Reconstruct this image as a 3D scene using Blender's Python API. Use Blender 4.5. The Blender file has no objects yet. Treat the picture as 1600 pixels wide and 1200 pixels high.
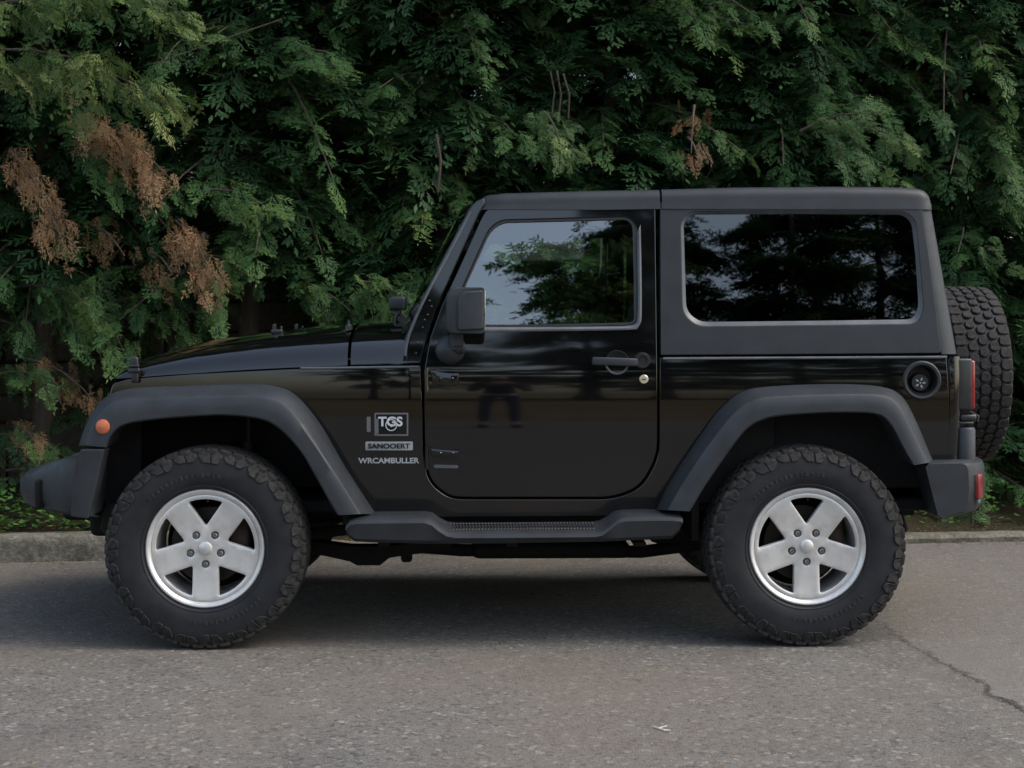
import bpy, bmesh, math, random
import numpy as np
from mathutils import Vector, Matrix, geometry
R = math.radians
random.seed(7)
C = bpy.context.scene.collection
SC = bpy.context.scene

# ---------------------------------------------------------------- camera, world, sun
F = 2450.0            # focal length in photo pixels (1600 wide)
CAM = Vector((0, -6.3, 1.3))
HY = 505.0            # eye level in the photo
cam = bpy.data.cameras.new("camera"); camo = bpy.data.objects.new("camera", cam); C.objects.link(camo)
cam.lens = F / 1600 * 36; cam.sensor_width = 36; cam.shift_y = -(600 - HY) / 1600
cam.clip_end = 2000; cam.clip_start = .1
camo.location = CAM; camo.rotation_euler = (R(90), 0, 0)
SC.camera = camo
cam.dof.use_dof = True; cam.dof.focus_distance = 6.5; cam.dof.aperture_fstop = 6.3
G0 = -.011            # level of the road surface
SUN_EL, SUN_AZ = R(50), R(104)      # azimuth measured from +Y towards +X
w = bpy.data.worlds.new("World"); SC.world = w; w.use_nodes = True
nt = w.node_tree; nt.nodes.clear()
sky = nt.nodes.new('ShaderNodeTexSky'); sky.sky_type = 'NISHITA'; sky.sun_disc = False
sky.sun_elevation = SUN_EL; sky.sun_rotation = SUN_AZ; sky.dust_density = 3.0; sky.air_density = 1.2; sky.ozone_density = 1.0
bg = nt.nodes.new('ShaderNodeBackground'); bg.inputs[1].default_value = .15
wo = nt.nodes.new('ShaderNodeOutputWorld')
hs_ = nt.nodes.new('ShaderNodeHueSaturation'); hs_.inputs['Saturation'].default_value = .85
nt.links.new(sky.outputs[0], hs_.inputs['Color']); nt.links.new(hs_.outputs[0], bg.inputs[0]); nt.links.new(bg.outputs[0], wo.inputs[0])
sl = bpy.data.lights.new("sun", 'SUN'); sl.energy = .75; sl.angle = R(24); sl.color = (1, .93, .82)
so = bpy.data.objects.new("sun", sl); C.objects.link(so)
sd = Vector((math.sin(SUN_AZ) * math.cos(SUN_EL), math.cos(SUN_AZ) * math.cos(SUN_EL), math.sin(SUN_EL)))
so.rotation_euler = sd.to_track_quat('Z', 'Y').to_euler(); so.location = sd * 30
SC.view_settings.view_transform = 'Standard'; SC.view_settings.look = 'None'
SC.view_settings.exposure = 1.02; SC.view_settings.gamma = 1
SC.cycles.max_bounces = 6; SC.cycles.transparent_max_bounces = 12
SC.cycles.use_denoising = True

# ---------------------------------------------------------------- materials
class NB:
    def __init__(s, name):
        s.m = bpy.data.materials.new(name); s.m.use_nodes = True
        s.t = s.m.node_tree; s.t.nodes.clear()
        s.out = s.n('ShaderNodeOutputMaterial')
    def n(s, ty, **kw):
        x = s.t.nodes.new(ty)
        for k, v in kw.items():
            if hasattr(x, k): setattr(x, k, v)
        return x
    def l(s, a, b): s.t.links.new(a, b)
    def noise(s, scale, detail=3, rough=.5, vec=None, dist=0):
        x = s.n('ShaderNodeTexNoise'); x.inputs['Scale'].default_value = scale
        x.inputs['Detail'].default_value = detail; x.inputs['Roughness'].default_value = rough
        x.inputs['Distortion'].default_value = dist
        if vec is not None: s.l(vec, x.inputs['Vector'])
        return x
    def obj(s): return s.n('ShaderNodeTexCoord').outputs['Object']
    def ramp(s, fac, stops):
        x = s.n('ShaderNodeValToRGB'); e = x.color_ramp.elements
        while len(e) < len(stops): e.new(.5)
        for q, (p, c) in zip(e, stops): q.position = p; q.color = (*c, 1) if len(c) == 3 else c
        s.l(fac, x.inputs[0]); return x.outputs[0]
    def math(s, op, a, b=None, clamp=False):
        x = s.n('ShaderNodeMath'); x.operation = op; x.use_clamp = clamp
        for i, v in enumerate((a, b)):
            if v is None: continue
            if isinstance(v, (int, float)): x.inputs[i].default_value = v
            else: s.l(v, x.inputs[i])
        return x.outputs[0]
    def mix(s, f, a, b, mode='MIX'):
        x = s.n('ShaderNodeMix'); x.data_type = 'RGBA'; x.blend_type = mode
        for i, v in ((0, f), (6, a), (7, b)):
            if isinstance(v, (int, float)): x.inputs[i].default_value = v
            elif isinstance(v, tuple): x.inputs[i].default_value = (*v, 1)
            else: s.l(v, x.inputs[i])
        return x.outputs[2]
    def maprange(s, v, a, b, c=0, d=1):
        x = s.n('ShaderNodeMapRange'); s.l(v, x.inputs[0])
        for i, q in enumerate((a, b, c, d)): x.inputs[i + 1].default_value = q
        return x.outputs[0]
    def bump(s, h, strength, dist):
        x = s.n('ShaderNodeBump'); x.inputs['Strength'].default_value = strength
        x.inputs['Distance'].default_value = dist; s.l(h, x.inputs['Height']); return x.outputs[0]
    def pbr(s, col=(.5,) * 3, rough=.5, metal=0, coat=0, spec=.5, normal=None, emit=None, sss=None):
        p = s.n('ShaderNodeBsdfPrincipled')
        for k, v in (('Base Color', col), ('Roughness', rough), ('Metallic', metal), ('Coat Weight', coat), ('Specular IOR Level', spec)):
            if isinstance(v, tuple): p.inputs[k].default_value = (*v, 1)
            elif isinstance(v, (int, float)): p.inputs[k].default_value = v
            else: s.l(v, p.inputs[k])
        p.inputs['Coat Roughness'].default_value = .03
        if normal is not None: s.l(normal, p.inputs['Normal'])
        s.p = p
        s.l(p.outputs[0], s.out.inputs[0]); return s.m

def plastic(name, col, rough, bump=.25, var=.25, spec=.4):
    b = NB(name); o = b.obj()
    n1 = b.noise(9, 4, .6, o); n2 = b.noise(900, 2, .5, o); n3 = b.noise(40, 3, .6, o)
    f = b.maprange(n1.outputs[0], .3, .7)
    c = b.mix(f, tuple(x * (1 - var) for x in col), tuple(x * (1 + var) for x in col))
    r = b.maprange(n3.outputs[0], .3, .7, rough - .06, rough + .06)
    return b.pbr(c, r, normal=b.bump(n2.outputs[0], bump, .0006), spec=spec)
M = {}
b = NB('black_paint'); o = b.obj()
nn = b.noise(3, 5, .6, o); dust = b.noise(160, 2, .6, o)
lowz = b.n('ShaderNodeSeparateXYZ'); b.l(o, lowz.inputs[0])
dz = b.math('MULTIPLY', b.maprange(lowz.outputs[2], .50, .85, 1, 0), b.maprange(nn.outputs[0], .3, .7, .3, 1))
M['paint'] = b.pbr(b.mix(dz, (.003, .003, .0035), (.009, .0085, .0075)), b.math('ADD', b.maprange(nn.outputs[0], .3, .7, .03, .07), b.math('MULTIPLY', dz, .22)),
                   coat=.6, spec=.46)
M['flare'] = plastic('grey_plastic', (.024, .028, .033), .48)
M['hardtop'] = plastic('textured_hardtop', (.0155, .0185, .022), .48, bump=.4, spec=.4)
M['bumper'] = plastic('bumper_plastic', (.022, .025, .029), .50)
M['trim'] = plastic('black_trim', (.015, .016, .017), .35, spec=.5)
M['dark'] = plastic('underbody_black', (.010, .010, .010), .75, spec=.2)
M['rust'] = plastic('rusty_steel', (.035, .024, .017), .7, var=.5, spec=.3)
M['interior'] = plastic('interior_grey', (.03, .03, .032), .8)
M['mould'] = plastic('grey_moulding', (.085, .092, .100), .38, bump=.1, spec=.5)  # also colours the painted highlight strips
b = NB('tyre_rubber'); o = b.obj(); n1 = b.noise(14, 4, .6, o); n2 = b.noise(300, 3, .6, o)
M['rubber'] = b.pbr(b.mix(b.maprange(n1.outputs[0], .35, .7), (.008, .009, .011), (.017, .018, .020)), .62, normal=b.bump(n2.outputs[0], .3, .001), spec=.35)
b = NB('tread_rubber'); o = b.obj(); n1 = b.noise(60, 4, .6, o)
M['tread'] = b.pbr(b.mix(b.maprange(n1.outputs[0], .35, .7), (.014, .014, .015), (.044, .041, .037)), .8, normal=b.bump(n1.outputs[0], .3, .002), spec=.25)
b = NB('silver_alloy'); o = b.obj(); n1 = b.noise(20, 4, .6, o)
n5 = b.noise(7, 5, .65, o)
M['alloy'] = b.pbr(b.mix(b.maprange(n5.outputs[0], .5, .8, 0, .55), b.mix(b.maprange(n1.outputs[0], .3, .7), (.62, .615, .60), (.70, .695, .68)), (.30, .27, .23)), b.maprange(n1.outputs[0], .3, .7, .30, .42), metal=.6, spec=.5)
b = NB('pale_wood'); M['pale_wood'] = b.pbr((.55, .50, .42), .7)
b = NB('steel'); M['steel'] = b.pbr((.32, .32, .33), .3, metal=1)
b = NB('disc_steel'); M['disc'] = b.pbr((.05, .045, .04), .5, metal=.8)
b = NB('brass'); M['brass'] = b.pbr((.62, .56, .42), .35, metal=.5)
b = NB('white_mark'); M['white'] = b.pbr((.55, .56, .57), .4)
b = NB('grey_mark'); M['greymark'] = b.pbr((.13, .13, .13), .4)
b = NB('silver_mark'); M['silver'] = b.pbr((.36, .38, .40), .35, metal=.3)
b = NB('orange_lens'); M['orange'] = b.pbr((.42, .115, .05), .3, coat=.3)
b = NB('red_lens'); M['red'] = b.pbr((.17, .008, .010), .25, coat=.4)
b = NB('mirror_glass'); M['mirror'] = b.pbr((.8, .8, .8), .02, metal=1)
def glass(name, tint, ior):
    b = NB(name); tr = b.n('ShaderNodeBsdfTransparent'); tr.inputs[0].default_value = (*tint, 1)
    gl = b.n('ShaderNodeBsdfGlossy'); gl.inputs['Roughness'].default_value = .0; gl.inputs[0].default_value = (.95, .98, 1, 1)
    n1 = b.noise(2.2, 2, .5, b.obj()); bp_ = b.bump(n1.outputs[0], .08, .01); b.l(bp_, gl.inputs['Normal'])
    fr = b.n('ShaderNodeFresnel'); fr.inputs[0].default_value = ior
    mx = b.n('ShaderNodeMixShader'); b.l(fr.outputs[0], mx.inputs[0]); b.l(tr.outputs[0], mx.inputs[1]); b.l(gl.outputs[0], mx.inputs[2])
    b.l(mx.outputs[0], b.out.inputs[0]); return b.m
M['glass'] = glass('door_glass', (.74, .82, .78), 2.5)
M['privacy'] = glass('privacy_glass', (.02, .022, .022), 1.9)
M['screen'] = glass('windscreen_glass', (.6, .66, .64), 1.6)

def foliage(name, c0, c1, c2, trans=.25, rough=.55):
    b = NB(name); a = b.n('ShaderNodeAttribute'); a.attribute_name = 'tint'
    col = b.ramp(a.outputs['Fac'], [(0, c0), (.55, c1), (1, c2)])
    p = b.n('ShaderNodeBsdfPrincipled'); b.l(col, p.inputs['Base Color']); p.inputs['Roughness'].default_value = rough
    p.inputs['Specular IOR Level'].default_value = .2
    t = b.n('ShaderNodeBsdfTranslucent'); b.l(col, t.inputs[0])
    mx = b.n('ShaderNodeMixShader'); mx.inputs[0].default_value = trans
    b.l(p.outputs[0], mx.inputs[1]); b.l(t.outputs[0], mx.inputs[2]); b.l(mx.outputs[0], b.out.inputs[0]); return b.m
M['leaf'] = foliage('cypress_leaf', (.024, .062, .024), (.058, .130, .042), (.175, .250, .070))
M['leaf_bright'] = foliage('cypress_leaf_pale', (.06, .12, .04), (.15, .21, .065), (.36, .36, .15))  # paler leaf tones; on the far-left boughs they paint in sunlight
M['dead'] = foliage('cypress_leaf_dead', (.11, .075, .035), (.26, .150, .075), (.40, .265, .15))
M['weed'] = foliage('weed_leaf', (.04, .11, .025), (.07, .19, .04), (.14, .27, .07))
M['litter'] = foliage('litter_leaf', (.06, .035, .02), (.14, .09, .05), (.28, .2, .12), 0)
b = NB('bark'); o = b.obj(); mp = b.n('ShaderNodeMapping'); mp.inputs['Scale'].default_value = (30, 30, 4); b.l(o, mp.inputs[0])
n1 = b.noise(1, 5, .65, mp.outputs[0])
M['bark'] = b.pbr(b.mix(n1.outputs[0], (.035, .027, .021), (.13, .10, .08)), .9, normal=b.bump(n1.outputs[0], .8, .02), spec=.2)
b = NB('wall_stone'); o = b.obj(); n1 = b.noise(3, 6, .65, o); n2 = b.noise(30, 5, .65, o)
c = b.mix(b.maprange(n1.outputs[0], .3, .7), (.045, .038, .030), (.115, .095, .072)); c = b.mix(b.maprange(n2.outputs[0], .35, .7, 0, .5), c, (.04, .04, .03))
M['stone'] = b.pbr(c, .9, normal=b.bump(n2.outputs[0], .6, .02), spec=.2)
b = NB('kerb_concrete'); o = b.obj(); n1 = b.noise(2.2, 5, .7, o); n2 = b.noise(45, 6, .7, o); n3 = b.noise(7, 5, .7, o)
c = b.mix(b.maprange(n2.outputs[0], .3, .7), (.09, .085, .07), (.27, .25, .21))
c = b.mix(b.maprange(n3.outputs[0], .45, .62, 0, .75), c, (.075, .08, .05))
M['kerb'] = b.pbr(c, .9, normal=b.bump(n2.outputs[0], .7, .02), spec=.2)
b = NB('soil'); o = b.obj(); n1 = b.noise(1.2, 5, .7, o); n2 = b.noise(60, 6, .7, o)
c = b.mix(b.maprange(n2.outputs[0], .3, .7), (.025, .018, .012), (.10, .072, .048)); c = b.mix(b.maprange(n1.outputs[0], .45, .65, 0, .6), c, (.035, .05, .02))
M['soil'] = b.pbr(c, .95, normal=b.bump(n2.outputs[0], 1, .03), spec=.1)
b = NB('dry_grass'); o = b.obj(); n1 = b.noise(.6, 5, .7, o); n2 = b.noise(25, 6, .7, o)
c = b.mix(b.maprange(n2.outputs[0], .3, .7), (.10, .07, .035), (.26, .19, .10)); c = b.mix(b.maprange(n1.outputs[0], .45, .65, 0, .6), c, (.06, .09, .03))
M['dry_grass'] = b.pbr(c, .95, normal=b.bump(n2.outputs[0], 1, .03), spec=.1)
# asphalt
b = NB('asphalt'); o = b.obj()
v1 = b.n('ShaderNodeTexVoronoi'); v1.inputs['Scale'].default_value = 120; b.l(o, v1.inputs['Vector'])
v2 = b.n('ShaderNodeTexVoronoi'); v2.inputs['Scale'].default_value = 60; b.l(o, v2.inputs['Vector'])
n1 = b.noise(.8, 5, .6, o); n2 = b.noise(6, 5, .65, o); n3 = b.noise(85, 4, .75, o)
c = b.mix(b.maprange(n3.outputs[0], .32, .68), (.026, .024, .021), (.192, .182, .160))
sep = b.n('ShaderNodeSeparateColor'); b.l(v1.outputs['Color'], sep.inputs[0])
c = b.mix(b.maprange(sep.outputs[0], .0, 1, 0, .55), c, (.21, .20, .185))
sep2 = b.n('ShaderNodeSeparateColor'); b.l(v2.outputs['Color'], sep2.inputs[0])
c = b.mix(b.maprange(sep2.outputs[0], .78, .95, 0, .6), c, (.030, .028, .026))
c = b.mix(b.maprange(sep2.outputs[1], .9, .98, 0, .55), c, (.36, .34, .30))
c = b.mix(b.maprange(n2.outputs[0], .4, .75, 0, .35), c, (.075, .071, .066))
c = b.mix(b.maprange(n1.outputs[0], .47, .7, 0, .4), c, (.175, .150, .115))
# crack: distance to a wavering line in world x,y
xyz = b.n('ShaderNodeSeparateXYZ'); b.l(o, xyz.inputs[0])
def line_d(p, q, wob, nsrc):
    (x0, y0), (x1, y1) = p, q; L = math.hypot(x1 - x0, y1 - y0); nx, ny = -(y1 - y0) / L, (x1 - x0) / L
    d = b.math('ADD', b.math('MULTIPLY', b.math('SUBTRACT', xyz.outputs[0], x0), nx), b.math('MULTIPLY', b.math('SUBTRACT', xyz.outputs[1], y0), ny))
    return b.math('ADD', d, b.math('MULTIPLY', b.math('SUBTRACT', nsrc, .5), wob))
def gp(px, py):
    t = (CAM.z - G0) * F / (py - HY); return ((px - 800) / F * t + CAM.x, CAM.y + t)
nw = b.noise(5, 5, .75, o)
d = line_d(gp(1375, 978), gp(1600, 1112), .24, nw.outputs[0])
n5 = b.noise(1.7, 6, .7, o, .6); c = b.mix(b.maprange(n5.outputs[0], .52, .70, 0, .35), c, (.050, .046, .040))
n6 = b.noise(.55, 4, .6, o, .4); c = b.mix(b.maprange(n6.outputs[0], .42, .62, 0, .30), c, (.160, .125, .090))
right = b.maprange(d, -.01, .01, 0, 1)
ck = b.maprange(b.math('ABSOLUTE', d), .002, .026, 1, 0)
keep = b.maprange(xyz.outputs[0], gp(1375, 978)[0] - .05, gp(1375, 978)[0] + .12, 0, 1)
ck = b.math('MULTIPLY', b.math('MULTIPLY', ck, keep), b.maprange(nw.outputs[0], .3, .5, .35, 1))
c = b.mix(b.math('MULTIPLY', b.math('MULTIPLY', right, keep), .35), c, (.19, .175, .155))
nf = b.noise(2.3, 6, .8, o, 1.5)
hair = b.maprange(b.math('ABSOLUTE', b.math('SUBTRACT', nf.outputs[0], .5)), .0, .006, .45, 0)
c = b.mix(hair, c, (.045, .042, .04))
c = b.mix(ck, c, (.022, .02, .018))
hh = b.math('SUBTRACT', b.math('ADD', n3.outputs[0], b.math('MULTIPLY', v1.outputs['Distance'], -.6)), b.math('MULTIPLY', ck, 1.5))
M['asphalt'] = b.pbr(c, .82, normal=b.bump(hh, .7, .006), spec=.35)

# ---------------------------------------------------------------- mesh helpers
def link(o, parent=None):
    C.objects.link(o)
    if parent is not None: o.parent = parent
    return o
def empty(name, loc=(0, 0, 0), parent=None, rot=(0, 0, 0)):
    o = bpy.data.objects.new(name, None); o.location = loc; o.rotation_euler = rot; o.empty_display_size = .2
    return link(o, parent)
def tag(o, label=None, cat=None, group=None, kind=None):
    for k, v in (('label', label), ('category', cat), ('group', group), ('kind', kind)):
        if v: o[k] = v
    return o
class MB:
    def __init__(s): s.v = []; s.f = []; s.n = []
    def add(s, v, f, n=None):
        k = len(s.v); s.v += [tuple(p) for p in v]; s.f += [tuple(i + k for i in q) for q in f]
        s.n += [tuple(q) for q in n] if n is not None else [None] * len(v); return s
    def addm(s, o, mir=False):
        v = [(x, -y, z) for x, y, z in o.v] if mir else o.v
        f = [tuple(reversed(q)) for q in o.f] if mir else o.f
        n = [None if q is None else ((q[0], -q[1], q[2]) if mir else q) for q in o.n]
        k = len(s.v); s.v += v; s.f += [tuple(i + k for i in q) for q in f]; s.n += n; return s
    def mirror(s): return MB().addm(s, True)
    def xf(s, m):
        s.v = [tuple(m @ Vector(p)) for p in s.v]; r = m.to_3x3().inverted().transposed()
        s.n = [None if q is None else tuple((r @ Vector(q)).normalized()) for q in s.n]; return s
    def build(s, name, mat, parent=None, ang=38, sub=0, loc=None):
        me = bpy.data.meshes.new(name); me.from_pydata(s.v, [], s.f); me.materials.append(M[mat] if isinstance(mat, str) else mat)
        me.shade_smooth()
        if s.v and all(q is not None for q in s.n): me.normals_split_custom_set_from_vertices(s.n)
        elif sub == 0: me.set_sharp_from_angle(angle=R(ang))
        o = bpy.data.objects.new(name, me)
        if sub: md = o.modifiers.new('s', 'SUBSURF'); md.levels = sub; md.render_levels = sub
        if loc: o.location = loc
        return link(o, parent)
def from_bm(bm):
    m = MB(); bm.verts.ensure_lookup_table()
    m.add([v.co[:] for v in bm.verts], [[v.index for v in f.verts] for f in bm.faces]); bm.free(); return m
def rbox(c, s, bev=.01, seg=3, rot=None, taper=None):
    bm = bmesh.new(); bmesh.ops.create_cube(bm, size=1)
    for v in bm.verts:
        v.co = Vector((v.co.x * s[0], v.co.y * s[1], v.co.z * s[2]))
        if taper: v.co = Vector(taper(v.co))
    if bev: bmesh.ops.bevel(bm, geom=bm.edges[:], offset=bev, segments=seg, profile=.5, affect='EDGES')
    bm.verts.index_update(); m = from_bm(bm)
    mt = Matrix.Translation(c) @ (rot.to_4x4() if rot is not None else Matrix.Identity(4)); return m.xf(mt)
def frame(d):
    d = Vector(d).normalized(); a = Vector((0, 0, 1)) if abs(d.z) < .9 else Vector((1, 0, 0))
    u = d.cross(a).normalized(); return u, d.cross(u)
def lathe(prof, p0, axis, seg=48, closed=False):
    """prof: (along axis, radius)"""
    u, v = frame(axis); ax = Vector(axis).normalized(); p0 = Vector(p0); V = []; Fc = []
    n = len(prof)
    for i in range(seg):
        a = 2 * math.pi * i / seg; dr = u * math.cos(a) + v * math.sin(a)
        for t, r in prof: V.append(p0 + ax * t + dr * r)
    for i in range(seg):
        j = (i + 1) % seg
        for k in range(n - 1 + (1 if closed else 0)):
            k2 = (k + 1) % n
            Fc.append((i * n + k, i * n + k2, j * n + k2, j * n + k))
    return MB().add(V, Fc)
def cyl(p0, p1, r, seg=20, bev=.003, r1=None):
    p0, p1 = Vector(p0), Vector(p1); L = (p1 - p0).length; r1 = r if r1 is None else r1; bev = min(bev, r * .5)
    return lathe([(0, .0001), (0, r - bev), (bev, r), (L - bev, r1), (L, r1 - bev), (L, .0001)], p0, p1 - p0, seg)
def tube(pts, rad, seg=8, cap=True):
    pts = [Vector(p) for p in pts]; V = []; Fc = []; n = len(pts)
    rad = [rad] * n if isinstance(rad, (int, float)) else rad
    t = (pts[1] - pts[0]).normalized(); u, _ = frame(t)
    for i, p in enumerate(pts):
        t = (pts[min(i + 1, n - 1)] - pts[max(i - 1, 0)]).normalized()
        u = (u - t * u.dot(t)).normalized(); w_ = t.cross(u)
        for k in range(seg):
            a = 2 * math.pi * k / seg; V.append(p + (u * math.cos(a) + w_ * math.sin(a)) * rad[i])
    for i in range(n - 1):
        for k in range(seg):
            k2 = (k + 1) % seg; Fc.append((i * seg + k, i * seg + k2, (i + 1) * seg + k2, (i + 1) * seg + k))
    if cap: Fc += [tuple(reversed(range(seg))), tuple((n - 1) * seg + k for k in range(seg))]
    return MB().add(V, Fc)
def loft(rings, closed=True, caps=True):
    V = []; Fc = []; n = len(rings[0])
    for r in rings: V += [tuple(p) for p in r]
    for i in range(len(rings) - 1):
        for k in range(n if closed else n - 1):
            k2 = (k + 1) % n; Fc.append((i * n + k, i * n + k2, (i + 1) * n + k2, (i + 1) * n + k))
    if caps: Fc += [tuple(reversed(range(n))), tuple((len(rings) - 1) * n + k for k in range(n))]
    return MB().add(V, Fc)
def rpoly(P, r=None, seg=6):
    """polygon with rounded corners; P items (x,y) or (x,y,r)"""
    out = []; n = len(P)
    for i in range(n):
        a, b_, c_ = Vector(P[i - 1][:2]), Vector(P[i][:2]), Vector(P[(i + 1) % n][:2])
        rr = P[i][2] if len(P[i]) > 2 else (r or 0)
        d0, d1 = (a - b_), (c_ - b_); rr = min(rr, d0.length * .49, d1.length * .49)
        if rr <= 0: out.append(tuple(b_)); continue
        p0, p1 = b_ + d0.normalized() * rr, b_ + d1.normalized() * rr
        for k in range(seg + 1):
            t = k / seg; out.append(tuple(p0 * (1 - t) ** 2 + b_ * (2 * t * (1 - t)) * 1.0 + p1 * t * t))
    return out
def densify(P, g):
    out = []; n = len(P)
    for i in range(n):
        a, b_ = Vector(P[i]), Vector(P[(i + 1) % n]); L = (b_ - a).length
        if L < 1e-5: continue
        k = max(1, int(math.ceil(L / g)))
        for j in range(k): out.append(tuple(a.lerp(b_, j / k)))
    return out
def area(P): return .5 * sum(P[i - 1][0] * P[i][1] - P[i][0] * P[i - 1][1] for i in range(len(P)))
def inset(P, d):
    s = 1 if area(P) > 0 else -1; out = []; nr = []; n = len(P)
    for i in range(n):
        a, b_, c_ = Vector(P[i - 1]), Vector(P[i]), Vector(P[(i + 1) % n])
        e0, e1 = (b_ - a).normalized(), (c_ - b_).normalized()
        q = Vector((-e0.y - e1.y, e0.x + e1.x)) * s
        q = q.normalized() if q.length > 1e-6 else Vector((-e0.y, e0.x)) * s
        out.append(tuple(b_ + q * d)); nr.append((-q.x, -q.y))
    return out, nr
def inside(P, X, Y):
    P = np.array(P); r = np.zeros(X.shape, bool); n = len(P)
    for i in range(n):
        x0, y0 = P[i - 1]; x1, y1 = P[i]
        if y0 == y1: continue
        cnd = ((y0 > Y) != (y1 > Y)) & (X < (x1 - x0) * (Y - y0) / (y1 - y0) + x0); r ^= cnd
    return r
def panel(outline, holes, S, hint, th=.02, bev=.003, g=.04):
    outline = densify(outline, g); holes = [densify(h, g) for h in holes]
    loops = [outline] + holes; hint = Vector(hint)
    def nrm(u, v):
        e = 1e-3; p = Vector(S(u, v)); a = Vector(S(u + e, v)) - p; c_ = Vector(S(u, v + e)) - p
        q = a.cross(c_).normalized(); return q if q.dot(hint) > 0 else -q
    ins = []; nrs = []
    for i, Lp in enumerate(loops):
        q, nr = inset(Lp, bev if i == 0 else -bev)
        if i > 0: nr = [(a, c_) for a, c_ in nr]; nr = [(-a, -c_) for a, c_ in nr]
        ins.append(q); nrs.append(nr)
    pts = []; edges = []
    for Lp in ins:
        k = len(pts); pts += Lp; edges += [(k + i, k + (i + 1) % len(Lp)) for i in range(len(Lp))]
    nb = len(pts)
    A = np.array(ins[0]); xs = np.arange(A[:, 0].min() + g / 2, A[:, 0].max(), g); ys = np.arange(A[:, 1].min() + g / 2, A[:, 1].max(), g)
    if len(xs) and len(ys):
        X, Y = np.meshgrid(xs, ys); X = X.ravel(); Y = Y.ravel()
        ok = inside(ins[0], X, Y)
        for h in ins[1:]: ok &= ~inside(h, X, Y)
        B = np.array(pts)
        D = ((X[:, None] - B[None, :, 0]) ** 2 + (Y[:, None] - B[None, :, 1]) ** 2).min(1); ok &= D > (g * .35) ** 2
        pts += list(zip(X[ok], Y[ok]))
    res = geometry.delaunay_2d_cdt([Vector(p) for p in pts], edges, [], 0, 1e-6)
    ov, of, om = res[0], res[2], res[3]
    cx = np.array([sum(ov[i].x for i in f) / 3 for f in of]); cy = np.array([sum(ov[i].y for i in f) / 3 for f in of])
    ok = inside(ins[0], cx, cy)
    for h in ins[1:]: ok &= ~inside(h, cx, cy)
    m = MB(); N = [nrm(p.x, p.y) for p in ov]; V = [Vector(S(p.x, p.y)) for p in ov]
    e0 = Vector(S(0, 0)); 
    fl = None; faces = []
    for f, k in zip(of, ok):
        if not k: continue
        q = (V[f[1]] - V[f[0]]).cross(V[f[2]] - V[f[0]])
        if q.length < 1e-12: continue
        faces.append(tuple(f) if q.dot(N[f[0]]) > 0 else tuple(reversed(f)))
    idx = {}
    for i, src in enumerate(om):
        for q in src: idx[q] = i
    V = list(V); N = list(N); k0 = 0
    for Lp, inn, nr in zip(loops, ins, nrs):
        n = len(Lp); r1 = []; r2 = []; r3 = []
        for (u, v), (iu, iv), (a, c_) in zip(Lp, inn, nr):
            nn_ = nrm(u, v); p = Vector(S(u, v)); e = 1e-3; side = (Vector(S(u + a * e, v + c_ * e)) - p).normalized()
            mu, mv = iu + (u - iu) * .7, iv + (v - iv) * .7
            r1.append(len(V)); V.append(Vector(S(mu, mv)) - nn_ * bev * .3); N.append((nn_ + side).normalized())
            r2.append(len(V)); V.append(p - nn_ * bev); N.append(side)
            r3.append(len(V)); V.append(p - nn_ * th); N.append(side)
        r0 = [idx[k0 + i] for i in range(n)]; k0 += n
        for a_, b_ in ((r0, r1), (r1, r2), (r2, r3)):
            for i in range(n):
                j = (i + 1) % n; q = (a_[i], a_[j], b_[j], b_[i])
                nq = (V[q[1]] - V[q[0]]).cross(V[q[2]] - V[q[0]])
                faces.append(q if nq.dot(N[b_[i]] + N[a_[i]]) > 0 else tuple(reversed(q)))
    return m.add(V, faces, N)
def catmull(P, n):
    P = [Vector(p) for p in P]; L = [0]
    for i in range(1, len(P)): L.append(L[-1] + (P[i] - P[i - 1]).length)
    out = []
    for k in range(n):
        s = L[-1] * k / (n - 1); i = 1
        while i < len(P) - 1 and L[i] < s: i += 1
        t = (s - L[i - 1]) / (L[i] - L[i - 1])
        p0 = P[max(i - 2, 0)]; p1 = P[i - 1]; p2 = P[i]; p3 = P[min(i + 1, len(P) - 1)]
        out.append(.5 * ((2 * p1) + (p2 - p0) * t + (2 * p0 - 5 * p1 + 4 * p2 - p3) * t * t + (3 * p1 - p0 - 3 * p2 + p3) * t ** 3))
    return out
def text_mb(body, width, height, depth=.0015):
    cu = bpy.data.curves.new('t', 'FONT'); cu.body = body; cu.extrude = depth; cu.offset = .03
    o = bpy.data.objects.new('t', cu); C.objects.link(o); bpy.context.view_layer.update()
    me = o.to_mesh(); V = [v.co.copy() for v in me.vertices]; Fc = [tuple(p.vertices) for p in me.polygons]
    o.to_mesh_clear(); bpy.data.objects.remove(o); bpy.data.curves.remove(cu)
    x0 = min(v.x for v in V); x1 = max(v.x for v in V); y0 = min(v.y for v in V); y1 = max(v.y for v in V)
    return MB().add([((v.x - x0) / (x1 - x0) * width - width / 2, -v.z, (v.y - y0) / (y1 - y0) * height - height / 2) for v in V], Fc)

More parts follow.
